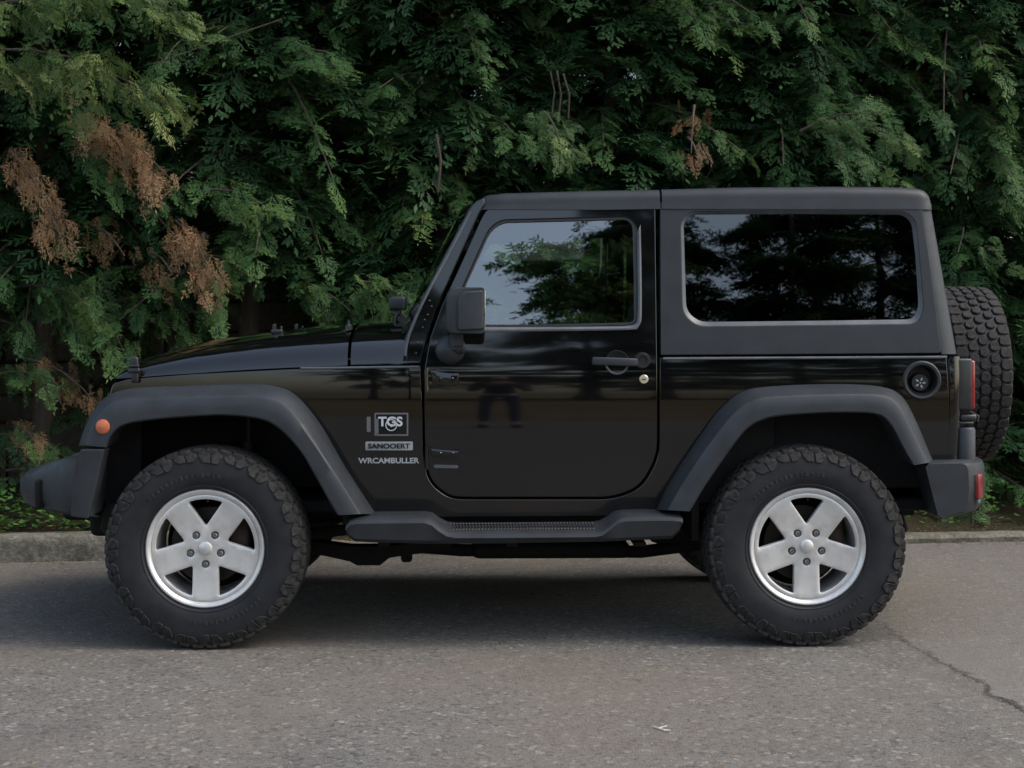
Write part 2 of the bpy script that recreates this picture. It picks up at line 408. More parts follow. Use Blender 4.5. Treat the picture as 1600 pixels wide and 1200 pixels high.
# ---------------------------------------------------------------- the place: pixel measurements turned into car coordinates
YAW = R(1.4); CO = Vector((0, .92, 0)); RI = Matrix.Rotation(-YAW, 3, 'Z'); CC = RI @ (CAM - CO)
def cp(px, py, W):
    d = RI @ Vector(((px - 800) / F, 1, -(py - HY) / F)); t = (-W - CC.y) / d.y; p = CC + d * t
    return (p.x, p.z)
_z = np.linspace(0, 2.3, 461)
_w = np.interp(_z, [.3, .50, .62, .85, 1.0, 1.10, 1.2, 1.86, 2.1], [.742, .757, .775, .788, .790, .786, .775, .690, .66])
_k = np.exp(-np.linspace(-2, 2, 25) ** 2); _k /= _k.sum(); _w = np.convolve(np.pad(_w, 12, 'edge'), _k, 'valid')
def BW(x, z):
    s = max(0, (-.45 - x) / 1.25); return float(np.interp(z, _z, _w)) - .135 * s ** 1.35
def bp(px, py, off=0):
    W = .78
    for _ in range(5): x, z = cp(px, py, W); W = BW(x, z) + off
    return (x, z)
def bps(L, off=0): return [(*bp(p[0], p[1], off), *((p[2] / 380,) if len(p) > 2 else ())) for p in L]
def SN(x, z): return (x, -BW(x, z), z)
def P3(px, py, W): x, z = cp(px, py, W); return Vector((x, -W, z))

# ================================================================= THE CAR
car = empty('off_road_car', (CO.x, CO.y, 0), rot=(0, 0, YAW))
tag(car, 'black two-door off-road car with grey flares and silver five-spoke wheels parked by the kerb', 'car')
fl_o = [(123,696),(134,664),(150,636),(169,618),(203,607),(281,603),(391,600),(437,605),(464,619),(500,662),(540,730),(587,803)]
fl_c = [(134,696),(147,664),(166,637),(187,626),(250,621),(320,619),(390,618),(422,622),(453,639),(490,688),(530,749),(564,803)]
fl_i = [(166,699),(174,680),(194,664),(240,656),(300,651),(350,649),(406,655),(437,671),(469,705),(490,740),(508,772),(527,805)]
fr_o = [(1025,797),(1050,748),(1107,662),(1135,630),(1160,612),(1200,604),(1300,600),(1375,604),(1409,619),(1431,657),(1445,690),(1459,723)]
fr_c = [(1043,797),(1075,742),(1122,675),(1150,643),(1172,628),(1205,620),(1300,616),(1375,617),(1403,631),(1422,666),(1436,694),(1450,723)]
fr_i = [(1078,799),(1103,757),(1150,690),(1170,668),(1190,657),(1220,650),(1300,645),(1367,647),(1390,662),(1408,694),(1418,712),(1427,727)]
def mid(a, b_, t, n=14):
    A, B = catmull(a, n), catmull(b_, n); return [tuple(p.lerp(q, t)) for p, q in zip(A, B)]
archf = mid(fl_o, fl_i, .4); archr = mid(fr_o, fr_i, .4)
# tub side with the door opening left out
tubpx = [(176,599,6),(200,592),(300,584),(450,576.5),(548,573),(657,571,3),(660,640),(660.5,705,30),(669,754.5,26),(702,779.5,22),(733,780.5),(959,780.5,24),(1003,763.5,26),(1030.5,714,24),(1030.5,640),(1030.5,559,2),(1200,557),(1479,556,6),(1484,640),(1486,728,4)]
tubpx += [(p[0], p[1]) for p in reversed(archr)] + [(1020,806),(580,808)] + [(p[0], p[1]) for p in reversed(archf)] + [(140,690),(165,640)]
fq = bp(1440, 594)
fhole = [(fq[0] + .072 * math.cos(t), fq[1] + .072 * math.sin(t)) for t in np.linspace(0, 2 * math.pi, 36, endpoint=False)]
side = panel(rpoly(bps(tubpx)), [], SN, (0, -1, 0), th=.03, bev=.004, g=.035)
body = MB().addm(panel(rpoly(bps(tubpx)), [fhole], SN, (0, -1, 0), th=.03, bev=.004, g=.035)).addm(side, True)
# rear corners and rear panel, cross-sections by height
def rearx(z):  # x of the rear face
    return np.interp(z, [.5, 1.13, 1.155, 1.86], [1.835, 1.845, 1.845, 1.748])
def corner(z, r=.06, x_start=None, n=8, inset_=0):
    xr = float(rearx(z)) - inset_; W = BW(1.6, z) - inset_; out = []
    if x_start is not None: out.append((x_start, -W, z))
    for k in range(n + 1):
        a = math.pi / 2 * k / n; out.append((xr - r + r * math.sin(a), -W + r - r * math.cos(a), z))
    return out
def wrap(z, x0, r): a = corner(z, r, x0); return a + [(x, -y, z_) for x, y, z_ in reversed(a)]
x0b = bp(1483, 640)[0] + .004
body.build('body', 'paint', car); body = MB()
body.addm(loft([wrap(z, x0b + .0, .035) for z in np.linspace(.60, bp(1479, 557)[1], 8)], closed=False, caps=False))
tubtop = bp(1479, 557)[1]
# ledge on top of tub sides (cowl strip) and firewall, floor

ztub = bp(1031, 560)[1]
body.build('rear_panel', 'paint', car, ang=60)
rbox((.3, 0, .54), (2.9, 1.40, .05), .01).build('floor_pan', 'dark', car)
# sill strips below the doors are part of the body surface; inner dark tub walls
inner = MB()
for s in (1, -1):
    inner.addm(rbox((1.42, s * .68, .86), (.80, .04, .50), .01))
    inner.addm(rbox((.35, s * .715, .80), (1.45, .03, .5), .01))
inner.addm(rbox((-.42, 0, .86), (.05, 1.40, .50), .01)).addm(rbox((1.80, 0, .86), (.03, 1.4, .52), .01))
inner.build('inner_tub', 'dark', car)

# belt moulding: thin bright line under hardtop; fender shoulder line is a painted highlight
def strip(pts, r, name, mat, off=.004):
    for mir in (0, 1):
        q = []
        for p in pts:
            x, z = bp(*p); q.append((x, -(BW(x, z) + off), z))
        t = tube([tuple(a) for a in catmull(q, 24)], r, 8)
        (t.mirror() if mir else t).build(name, mat, car)
strip([(1036,560.5),(1200,559.5),(1479,558)], .006, 'belt_moulding', 'mould')
strip([(470,575.5),(548,574.5),(655,573)], .005, 'shoulder_highlight', 'mould')

# --- door
doorpx = [(663,577,5),(672,528),(690,478),(724,404),(752,341,10),(762,325,8),(1024,321,5),(1026,500),(1027,640),(1027,712,24),(1000,760,26),(958,777,24),(733,777),(704,776,22),(672,752,26),(664,705,30),(663,640)]
winpx = [(703,512,6),(711,478),(726,442),(764,358,18),(782,344,16),(900,341),(982,339,14),(994,352,14),(996,440),(996,503,14),(984,508,10),(850,512)]
door = panel(rpoly(bps(doorpx)), [rpoly(bps(winpx))], SN, (0, -1, 0), th=.045, bev=.004, g=.03)
glasspx = [(708,507,4),(715,478),(729,443),(766,362,16),(784,348,14),(900,345),(980,343,12),(989,353,12),(991,440),(991,500,10),(984,504,8),(850,507)]
def off(S, d): return lambda u, v: (lambda p: (p[0], p[1] + d, p[2]))(S(u, v))
gl = panel(rpoly(bps(winpx)), [], off(SN, .012), (0, -1, 0), th=.004, bev=.001, g=.05)
seal = panel(rpoly(bps(winpx), 0), [rpoly(bps(glasspx))], off(SN, .004), (0, -1, 0), th=.015, bev=.002, g=.05)
lower = []
def moulding_ring(px, r, close=True):
    q = rpoly(bps(px)); q = densify(q, .02); pts = [(x, -(BW(x, z) + .0015), z) for x, z in q]; pts.append(pts[0])
    return tube(pts, r, 6, False)
def ring_strip(outer, inner, d0, d1, n=140):
    def rs_(P):
        P = rpoly(bps(P)); P = P + [P[0]]; L = [0]
        for i in range(1, len(P)): L.append(L[-1] + math.dist(P[i], P[i - 1]))
        return [(float(np.interp(L[-1] * k / n, L, [p[0] for p in P])), float(np.interp(L[-1] * k / n, L, [p[1] for p in P]))) for k in range(n)]
    A, B = rs_(outer), rs_(inner); rg_ = []
    for t, d in ((0, -.001), (.10, -.0005), (.22, .003), (.9, .014), (1, .016)):
        rg_.append([(a[0] + (b_[0] - a[0]) * t, -(BW(*a) - d0 - d), a[1] + (b_[1] - a[1]) * t) for a, b_ in zip(A, B)])
    return loft(rg_, closed=True, caps=False)
wmould = MB()
_l = [(742,511),(850,511),(978,509.5),(988,507),(995,502),(996.5,470),(996.5,420),(996,362)]; _o = [(738,519.5),(850,518),(980,516),(995,513),(1002,504),(1003,470),(1002.5,420),(1001,350)]
for (A_, B_, ) in ((catmull([Vector(p) for p in _o], 40), catmull([Vector(p) for p in _l], 40)),):
    rr_ = []
    for t, d in ((0, -.001), (.12, .006), (.5, .008), (.85, .0045), (1, -.001)):
        row = []
        for a, b_ in zip(A_, B_):
            q = a.lerp(b_, t); x, z = bp(q.x, q.y); row.append((x, -(BW(x, z) + d), z))
        rr_.append(row)
    wmould = loft(rr_, closed=False, caps=False)
hpos = bp(1003, 563)
for mir in (0, 1):
    D = (door.mirror() if mir else door).build('door', 'paint', car)
    mm = lambda q: q.mirror() if mir else q
    mm(gl).build('window_glass', 'glass', D)
    mm(seal).build('window_seal', 'trim', D)
    mm(wmould).build('window_moulding', 'mould', D)
    # handle: bar, round button boss, bowl arc
    h = MB(); a = bp(930, 564); e = bp(990, 566)
    A = Vector((a[0], -(BW(*a) + .022), a[1])); E = Vector((e[0], -(BW(*e) + .022), e[1]))
    rot = (E - A).to_track_quat('X', 'Z').to_matrix()
    h.addm(rbox((A + E) / 2, ((E - A).length + .03, .016, .034), .007, 3, rot))
    h.addm(rbox(A + Vector((.004, .014, 0)), (.02, .03, .022), .005))
    H = mm(h).build('door_handle', 'flare', D)
    c_ = Vector((hpos[0], -(BW(*hpos) + .001), hpos[1]))
    mm(lathe([(-.01, .033), (.022, .033), (.027, .030), (.027, .020), (.021, .018), (.021, .0001)], c_, (0, -1, 0), 32)).build('handle_button', 'trim', D)
    q = bp(964, 566); bc = Vector((q[0], -(BW(*q) + .002), q[1]))
    arc = [bc + Vector((math.cos(t) * .047, 0, math.sin(t) * .047)) for t in np.linspace(R(195), R(345), 18)]
    bowl = lathe([(0, .050), (.0015, .047), (-.001, .040), (-.002, .0001)], bc, (0, -1, 0), 32)
    mm(bowl).build('handle_bowl', 'dark', D)
    mm(tube(arc, .005, 6)).build('bowl_rim', 'mould', D)
    q = bp(1006, 592.5); lc = Vector((q[0], -(BW(*q) - .002), q[1]))
    mm(lathe([(0, .019), (.006, .0185), (.008, .016), (.008, .0001)], lc, (0, -1, 0), 24)).build('key_lock', 'brass', D)
    # key slot
    mm(rbox(lc + Vector((0, -.009, 0)), (.014, .002, .004), 0)).build('key_slot', 'dark', D)
    # hinges
    for (x0, y0, x1, y1, x2, y2, x3, y3) in ((671, 578, 718, 582, 716, 604, 676, 602), (671, 700, 719, 704, 714, 716, 675, 713)):
        S_ = off(SN, -.021)
        hg = panel(rpoly(bps([(x0, y0, 3), (x1, y1, 3), (x2, y2, 3), (x3, y3, 3)])), [], S_, (0, -1, 0), th=.02, bev=.008, g=.03)
        for t in (.35, .75):
            xx, yy = x0 + (x1 - x0) * t, (y0 + y3) / 2 + 1.5; q = bp(xx, yy)
            hg.addm(cyl((q[0], -(BW(*q) + .013), q[1]), (q[0], -(BW(*q) + .026), q[1]), .007, 12, .002))
        ba, bb = bp(667, y0 - 3), bp(667, y0 + 33)
        hg.addm(tube([(ba[0], -(BW(*ba) + .010), ba[1]), (bb[0], -(BW(*bb) + .010), bb[1])], .008, 10))
        mm(hg).build('hinge', 'paint', D)
        lo = panel(rpoly(bps([(678, y2 + 10, 2), (716, y2 + 11, 2), (716, y2 + 16, 2), (678, y2 + 15, 2)] if y0 > 650 else [(676, y0 + 22, 2), (714, y0 + 22, 2), (714, y0 + 25, 2), (676, y0 + 25, 2)])), [], off(SN, -.003), (0, -1, 0), th=.003, bev=.001, g=.03)
        mm(lo).build('hinge_highlight', 'mould', D)  # thin light strips painted in as highlights on the hinges

# --- windscreen frame / A pillar
apx = [(627,566,3),(633,528),(660,464),(700,388),(733,326,8),(744,313,8),(757,309,4),(758,319,6),(748,336),(719,400),(684,478),(667,528),(657,567,3)]
ap = panel(rpoly(bps(apx)), [], SN, (0, -1, 0), th=.05, bev=.006, g=.02)
ap.build('windscreen_pillar', 'paint', car); ap.mirror().build('windscreen_pillar', 'paint', car)
fr = MB()
def ws(t, y, d=0):   # windscreen surface: t 0 bottom .. 1 top
    xb, zb = bp(640, 512); xt, zt = bp(742, 318); W = BW(-.2, zb + (zt - zb) * t) - .01
    bow = .075 * (1 - (y / W) ** 2)
    return Vector((xb + (xt - xb) * t - bow + d, y, zb + (zt - zb) * t))
for t0, t1 in ((.93, 1.0), (-.12, .03)):
    fr.addm(loft([[ws(t0, y, -.006), ws(t1, y, -.006), ws(t1, y, .04), ws(t0, y, .04)] for y in np.linspace(-.64, .64, 15)]))
for s in (-1, 1):
    fr.addm(loft([[ws(t, s * (BW(-.2, ws(t, 0).z) - .052), .0), ws(t, s * (BW(-.2, ws(t, 0).z) - .095), .0), ws(t, s * (BW(-.2, ws(t, 0).z) - .095), .04), ws(t, s * (BW(-.2, ws(t, 0).z) - .052), .04)] for t in np.linspace(-.12, 1, 10)]))
Fo = fr.build('windscreen_frame', 'paint', car, ang=40)
rows = np.linspace(0, .97, 8); cols = np.linspace(-.98, .98, 17)
gv = [ws(t, c * (BW(-.2, ws(t, 0).z) - .04)) for t in rows for c in cols]
gf = [(i * 17 + j, i * 17 + j + 1, (i + 1) * 17 + j + 1, (i + 1) * 17 + j) for i in range(7) for j in range(16)]
MB().add(gv, gf).build('windscreen', 'screen', car)
hl = MB()   # lighter tube, a painted highlight along the A pillar's leading edge
pts = [bp(*p) for p in [(631,556),(637,524),(662,466),(702,391),(733,331)]]
hl = tube([tuple(v) for v in catmull([(x + .006, -(BW(x, z) + .001), z) for x, z in pts], 30)], .005, 8)
hl.build('pillar_highlight', 'mould', car); hl.mirror().build('pillar_highlight', 'mould', car)
for px, py in ((674,479),(668,492),(663,500),(652,536),(650,552),(671,470),(660,512)):
    q = bp(px, py); bo = cyl((q[0], -(BW(*q) - .002), q[1]), (q[0], -(BW(*q) + .004), q[1]), .0048, 10, .002); bo.build('frame_bolt', 'trim', car); bo.mirror().build('frame_bolt', 'trim', car)

# --- hood and cowl
def sect(x, zs, zt, W, n=11, ex=2.7):
    out = []
    for k in range(-n, n + 1):
        a = math.pi / 2 * (1 - abs(k) / n); w_ = math.cos(a) ** (2 / ex); h_ = math.sin(a) ** (2 / ex)
        out.append((x, (W * w_) * (1 if k > 0 else -1) if k else 0, zs + (zt - zs) * h_))
    return out
def hood_row(px, ys, yt, wt=.38):
    x, zs = bp(px, ys); W = BW(x, zs)
    zt = cp(px, yt, wt)[1]; return (x, zs, zt + .004, W)
HR = [hood_row(*a) for a in ((181,592,586),(184,591.5,576),(192,591,566),(205,590,559),(230,588.5,551),(260,586,543),(300,583.5,533),(350,580,525),(400,577,518.5),(450,574.5,513.5),(500,572.5,509.5),(543,571,506.5))]
hood = loft([sect(*r) for r in HR], closed=False, caps=False)
ny = [(x, y, z) for x, y, z in sect(*HR[0])]; hood.addm(loft([[(x + .01, y * .995, z - .03) for x, y, z in ny], ny], closed=False, caps=False))
def skirt(row): return [(x + .0, y, z - .02) for x, y, z in row]
hood.addm(loft([[(p[0], p[1], p[2]) for p in sect(*HR[-1])], [(p[0] + .0, p[1], p[2] - .03) for p in sect(*HR[-1])]], closed=False, caps=False))
hood.build('hood', 'paint', car, ang=60)
CR = [hood_row(*a) for a in ((548,571,506.5),(580,570.5,504),(605,570,503),(628,569,502),(655,568,500))]
cowl = loft([sect(*r) for r in CR], closed=False, caps=False)
cowl.build('cowl', 'paint', car, ang=60)
ff = MB()
# fender inner support below seam to hide gap
for s in (-1, 1): ff.addm(rbox((-1.05, s * .55, 1.00), (1.2, .04, .16), .01))
ff.addm(rbox((-1.05, 0, .93), (1.15, 1.0, .10), .03)); ff.build('engine_bay', 'dark', car)
# hood details
lx, lz = bp(211, 580)
for s in (-1, 1):
    W = BW(lx, lz); m = MB()
    m.addm(rbox((lx, s * (W + .012), lz + .035), (.036, .03, .05), .008)).addm(rbox((lx + .003, s * (W + .014), lz - .02), (.030, .024, .055), .007))
    m.addm(rbox((lx, s * (W + .020), lz + .003), (.050, .02, .022), .006)).addm(cyl((lx - .022, s * (W + .024), lz + .022), (lx + .022, s * (W + .024), lz + .022), .007, 10))
    m.build('hood_latch', 'trim', car)
q = P3(433, 519, .42)
for s in (-1, 1):
    m = MB().addm(rbox((q.x, s * .42, q.z + .002), (.05, .035, .02), .006)).addm(cyl((q.x - .012, s * .42, q.z), (q.x - .012, s * .42, q.z + .035), .009, 12)).addm(cyl((q.x + .018, s * .42, q.z), (q.x + .018, s * .42, q.z + .026), .006, 12))
    m.build('hood_bumper', 'steel' if 0 else 'trim', car)
q = P3(545, 507, .55)
MB().addm(lathe([(-.01, .016), (.006, .015), (.014, .006), (.03, .004), (.032, .0001)], (q.x, -.55, q.z - .012), (0, 0, 1), 16)).build('washer_nozzle', 'trim', car)
# grille with slots and headlamps
gx = bp(176, 610)[0]
def SG(u, v): return (gx - .015 + .04 * (u / .62) ** 2 + .06 * max(0, v - 1.02) ** 1 , u, v)
gz1 = HR[0][1] - .012; gz0 = .70
gout = rpoly([(-.60, gz0, .05), (.60, gz0, .05), (.615, gz1 - .05, .03), (.55, gz1, .05), (-.55, gz1, .05), (-.615, gz1 - .05, .03)])
gh = [rpoly([(c - .021, .78, .02), (c + .021, .78, .02), (c + .021, 1.04, .02), (c - .021, 1.04, .02)]) for c in [(k - 3) * .078 for k in range(7)]]
gh += [[(s * .43 + .095 * math.cos(a), .95 + .095 * math.sin(a)) for a in np.linspace(0, 2 * math.pi, 28, endpoint=False)] for s in (-1, 1)]
G = panel(gout, gh, SG, (-1, 0, 0), th=.03, bev=.005, g=.05).build('grille', 'paint', car)
rbox((gx + .06, 0, .9), (.02, 1.15, .42), .01).build('radiator', 'dark', G)
for s in (-1, 1):
    lathe([(-.03, .092), (.012, .092), (.03, .07), (.036, .0001)], (gx + .02, s * .43, .95), (-1, 0, 0), 28).build('headlight', 'screen', car)
    lathe([(0, .09), (-.05, .05), (-.055, .0001)], (gx + .012, s * .43, .95), (-1, 0, 0), 28).build('headlight_reflector', 'steel', car)
# thing on the cowl: folded wipers, vent and a small lamp on a bracket
m = MB()
for s in (-.1, .38):
    a = Vector((bp(636, 512)[0] - .05, s, 1.275)); m.addm(tube([a, a + Vector((.02, .2, .045)), a + Vector((.03, .42, .05))], .006, 6)); m.addm(cyl(a - Vector((0, 0, .04)), a + Vector((0, 0, .02)), .016, 12))
    m.addm(rbox(a + Vector((.03, .3, .06)), (.012, .4, .016), .003))
m.build('wiper', 'trim', car)
q = P3(622, 474, .30)
rbox((q.x, -.30, q.z), (.075, .12, .062), .014).build('cowl_lamp', 'trim', car)
m = MB().addm(tube([(q.x, -.30, q.z - .03), (q.x - .01, -.30, q.z - .08), (q.x + .005, -.30, q.z - .15)], .014, 8)).addm(rbox((q.x - .03, -.3, q.z - .125), (.12, .06, .03), .008)).addm(rbox((q.x - .06, -.28, q.z - .13), (.05, .03, .04), .008)).addm(cyl((q.x + .02, -.34, q.z - .07), (q.x + .02, -.26, q.z - .07), .02, 14)).addm(rbox((q.x + .035, -.3, q.z - .11), (.03, .05, .05), .008)).addm(tube([(q.x - .08, -.3, q.z - .12), (q.x - .03, -.31, q.z - .09), (q.x + .01, -.3, q.z - .10)], .006, 6))
m.build('lamp_bracket', 'trim', car)

# --- hardtop: sides, rear wrap, roof
htpx = [(1031,316,3),(1200,313),(1438,313,3),(1452,400),(1471,549,4),(1468,552,3),(1200,554),(1032,555,3)]
hwpx = [(1064,345,18),(1078,331,16),(1250,330),(1414,331,16),(1430,343,14),(1436,400),(1443,483,18),(1433,506,16),(1250,508),(1090,510,22),(1067,490,22)]
ht = panel(rpoly(bps(htpx)), [rpoly(bps(hwpx))], off(SN, -.002), (0, -1, 0), th=.05, bev=.004, g=.035)
Ht = ht.build('hardtop', 'hardtop', car); ht.mirror().build('hardtop_side', 'hardtop', Ht)
top = MB()
zz = np.linspace(bp(1200, 553.5)[1], 1.79, 12)
def hx(z): return float(np.interp(z, [bp(1471, 549)[1], bp(1438, 313)[1]], [bp(1471, 549)[0], bp(1438, 313)[0]]))
top.addm(loft([wrap(z, hx(z) + .004, .085) for z in zz], closed=False, caps=False))
top.build('hardtop_rear', 'hardtop', Ht, ang=60)
hin = [(1069,347,18),(1082,335,15),(1250,334),(1412,335,15),(1426,347,13),(1432,400),(1437,480,16),(1428,499,14),(1250,501.5),(1093,503,18),(1073,486,18)]
hg = panel(rpoly(bps(hin)), [], off(SN, .017), (0, -1, 0), th=.004, bev=.0005, g=.05)
hs = ring_strip(hwpx, hin, .001, 0)
for mir in (0, 1):
    mm = lambda q: q.mirror() if mir else q
    mm(hg).build('rear_side_window', 'privacy', car)
    mm(hs).build('rear_window_moulding', 'mould', car, ang=70)
# backlight
zb0, zb1 = 1.30, 1.72
MB().add([(float(rearx(z)) + .004, y, z) for z in (zb0, zb1) for y in (-.5, .5)], [(0, 1, 3, 2)]).build('tailgate_glass', 'privacy', car)
# roof: profile across, stations along x
def roof_sect(x, ztop, inset_=0, n=10):
    zs = 1.772 if x < cp(1031, 320, .7)[0] else 1.776
    Ws = BW(x, zs) + .005 - inset_; out = [(x, -Ws + .03, zs), (x, -Ws, zs)]
    r = .045; zc = ztop - r
    out.append((x, -(Ws - .004), (zs + zc) / 2))
    for k in range(7):
        a = math.pi / 2 * k / 6; out.append((x, -(Ws - .008 - r) - r * math.cos(a), zc + r * math.sin(a)))
    for k in range(1, 6): out.append((x, -(Ws - .055) * (1 - k / 5), ztop + .02 * (1 - (1 - k / 5) ** 2)))
    return out + [(a, -b_, c_) for a, b_, c_ in reversed(out[:-1])]
def rz(px, py): return cp(px, py, .66)[1]
def rxx(px): return cp(px, 300, .69)[0]
front = MB().addm(loft([roof_sect(rxx(p), rz(p, y), i_) for p, y, i_ in ((749,316,.02),(753,309,.006),(762,305,0),(790,302,0),(860,300,0),(940,298,0),(1031,296.5,0))], closed=False, caps=False))
st = [roof_sect(rxx(p), rz(p, y), i_) for p, y, i_ in ((1034,296,-.001),(1150,293,-.001),(1300,291.5,-.001),(1400,292.5,-.001),(1432,294.5,0))]
last = st[-1]
xl = last[0][0]
for k in range(1, 7):
    a = math.pi / 2 * k / 6; st.append([(xl + .070 * math.sin(a), y * (1 - .055 * (1 - math.cos(a))), z - (.05 * (1 - math.cos(a)) if z > 1.80 else 0)) for x, y, z in last])
rear = loft(st, closed=False, caps=False); k = len(rear.v) - len(last)
rear.f.append(tuple(range(k, k + len(last))))
front.build('front_roof_panel', 'hardtop', car, ang=50)
rear.build('rear_roof', 'hardtop', Ht, ang=50)

# --- wheel arch flares
def flare(o_, c_, i_, WI=.70):
    n = 64; O, K, I = catmull(o_, n), catmull(c_, n), catmull(i_, n); rings = []
    for j in range(n):
        a, b_, c2 = O[j], K[j], I[j]; x, z = bp(a.x, a.y)
        W0 = BW(x, z) - .012; pr = []
        pr.append(P3(a.x, a.y, W0)); pr.append(P3(a.x, a.y, W0 + .03))
        m1 = a.lerp(b_, .45); pr.append(P3(m1.x, m1.y, W0 + (.905 - W0) * .72))
        m1 = a.lerp(b_, .85); pr.append(P3(m1.x, m1.y, .900)); pr.append(P3(b_.x, b_.y, .915))
        m1 = b_.lerp(c2, .12); pr.append(P3(m1.x, m1.y, .921))
        m1 = b_.lerp(c2, .6); pr.append(P3(m1.x, m1.y, .926)); m1 = b_.lerp(c2, .93); pr.append(P3(m1.x, m1.y, .926))
        pr.append(P3(c2.x, c2.y, .920)); pr.append(P3(c2.x, c2.y, .905))
        q = P3(c2.x, c2.y, .90); pr.append(Vector((q.x, -WI, q.z + .01)))
        rings.append(pr)
    m = loft(rings, closed=True, caps=True); return m
for o_, c_, i_ in ((fl_o, fl_c, fl_i), (fr_o, fr_c, fr_i)):
    m = flare(o_, c_, i_); m.build('wheel_arch_flare', 'flare', car, ang=28); m.mirror().build('wheel_arch_flare', 'flare', car, ang=28)
# wheel wells: dark inner walls and roofs
for s in (-1, 1):
    m = MB().addm(rbox((-1.20, s * .46, .80), (1.0, .03, .40), .0)).addm(rbox((-1.63, s * .65, .76), (.14, .02, .44), 0)).addm(rbox((-.70, s * .60, .72), (.03, .30, .50), 0)).addm(rbox((-1.15, s * .55, 1.01), (.95, .2, .03), 0)).addm(rbox((-1.66, s * .55, .76), (.06, .20, .44), 0))
    m.build('wheel_well', 'dark', car)
    m = MB().addm(rbox((1.26, s * .46, .80), (.95, .03, .46), .0)).addm(rbox((.74, s * .60, .70), (.03, .3, .60), .0)).addm(rbox((1.72, s * .6, .78), (.03, .3, .5), .0)).addm(rbox((1.22, s * .60, 1.02), (.98, .32, .03), .0))
    m.build('wheel_well', 'dark', car)
rbox((-1.62, 0, .80), (.03, 1.1, .44), .0).build('radiator_support', 'dark', car)

# --- orange side markers
q = P3(161, 667, .918)
for s in (-1, 1):
    lathe([(-.01, .031), (.004, .031), (.014, .026), (.019, .014), (.020, .0001)], (q.x, s * .918, q.z), (0, s, 0), 28).build('side_marker', 'orange', car)
    lathe([(-.01, .034), (.003, .034), (.003, .030)], (q.x, s * .918, q.z), (0, s, 0), 28).build('marker_bezel', 'trim', car)

# --- front bumper
def fb(W):
    a = abs(W); xf = np.interp(a, [0, .35, .55, .70, .80, .88, .93], [-2.135, -2.125, -2.085, -1.99, -1.90, -1.83, -1.775]); xb = -1.70
    def zt(x): return .800 - .13 * max(0, min(1, (-1.72 - x) / .36)) ** .9
    zb = .522; e = .93 - a; k = 0 if e > .03 else (.03 - e) / .03
    zt0 = zt(xf); pr = [(xb, zb + .01), (xb, .79)]
    for t in (.25, .5, .75, .9): x = xb + (xf - xb) * t; pr.append((x, zt(x)))
    pr += [(xf + .012, zt0 - .008), (xf, zt0 - .03), (xf - .006, (zt0 + zb) / 2), (xf, zb + .05), (xf + .015, zb + .02), (xf + .05, zb + .004), (xf + .12, zb)]
    cz = .66; return [(x + .02 * k * (1 if x < -1.75 else -.4), W, cz + (z - cz) * (1 - .06 * k)) for x, z in pr]
fbm = loft([fb(W) for W in [-.925, -.92, -.905, -.88, -.84, -.80, -.75, -.70, -.63, -.55, -.45, -.3, -.15, 0, .15, .3, .45, .55, .63, .70, .75, .8, .84, .88, .905, .92, .925]])
FB = fbm.build('front_bumper', 'bumper', car, ang=32)
# the plain end caps with the flare-like edge and fog lamp recess
for s in (-1, 1):
    ex = [P3(*p) for p in [(125,702,.932),(163,702,.932),(151,755,.932),(138,811,.932),(108,808,.932),(113,760,.932)]]
    e2 = [(v.x, v.z) for v in ex]
    cpn = panel(rpoly([(x, z, .008) for x, z in e2]), [], lambda u, v: (u, -.932 + .01 * ((u + 1.72) / .06) ** 2 * (u < -1.72), v), (0, -1, 0), th=.10, bev=.006, g=.03)
    (cpn if s < 0 else cpn.mirror()).build('bumper_end', 'bumper', FB)
    a = P3(88, 765, .80)
    pts = [(.0, -.05), (.0, .03), (.06, .05)]
    lathe([(-.05, .05), (.004, .05), (.006, .045), (-.01, .04), (-.012, .0001)], (-2.105, s * .46, .60), (-1, s * .15, 0), 28).build('fog_lamp', 'trim', FB)
    # side recess
    rb = rbox((-1.955, s * .745, .600), (.035, .03, .12), .010, 3, Matrix.Rotation(s * R(-48), 3, 'Z')); rb.build('bumper_recess', 'dark', FB)
m = MB().addm(rbox((-1.80, 0, .51), (.24, 1.1, .09), .03)).addm(rbox((-1.70, 0, .47), (.16, 1.3, .12), .03))
for s in (-1, 1): m.addm(tube([(-1.66, s * .72, .56), (-1.68, s * .72, .46), (-1.62, s * .72, .40), (-1.5, s * .72, .39)], .035, 10))
m.build('air_dam', 'dark', FB)

# --- rear bumper
def rb_(W):
    a = abs(W); xr = float(np.interp(a, [0, .6, .72, .78, .84, .88, .905], [1.985, 1.975, 1.955, 1.935, 1.900, 1.865, 1.83]))
    xf = float(np.interp(a, [0, .60, .72, .905], [1.84, 1.84, 1.66, 1.655])); zt, zb = .735, .515
    xm = xr - .03; k = max(0, (a - .88) / .025)
    pr = [(xf, zt - .012), (xf + .012, zt), (xr - .03, zt + .003), (xr - .008, zt - .006), (xr, zt - .03), (xr + .003, (zt + zb) / 2), (xr - .004, zb + .05), (xr - .03, zb + .015), (xr - .08, zb), (xf + .07, zb - .012), (xf + .05, zb)]
    return [(x, W, .62 + (z - .62) * (1 - .06 * k)) for x, z in pr]
ws_ = [0, .15, .3, .45, .6, .66, .72, .76, .80, .83, .86, .88, .895, .905]
RB = loft([rb_(-v) for v in reversed(ws_[1:])] + [rb_(v) for v in ws_]).build('rear_bumper', 'bumper', car, ang=32)
q = P3(1530, 757, .80)
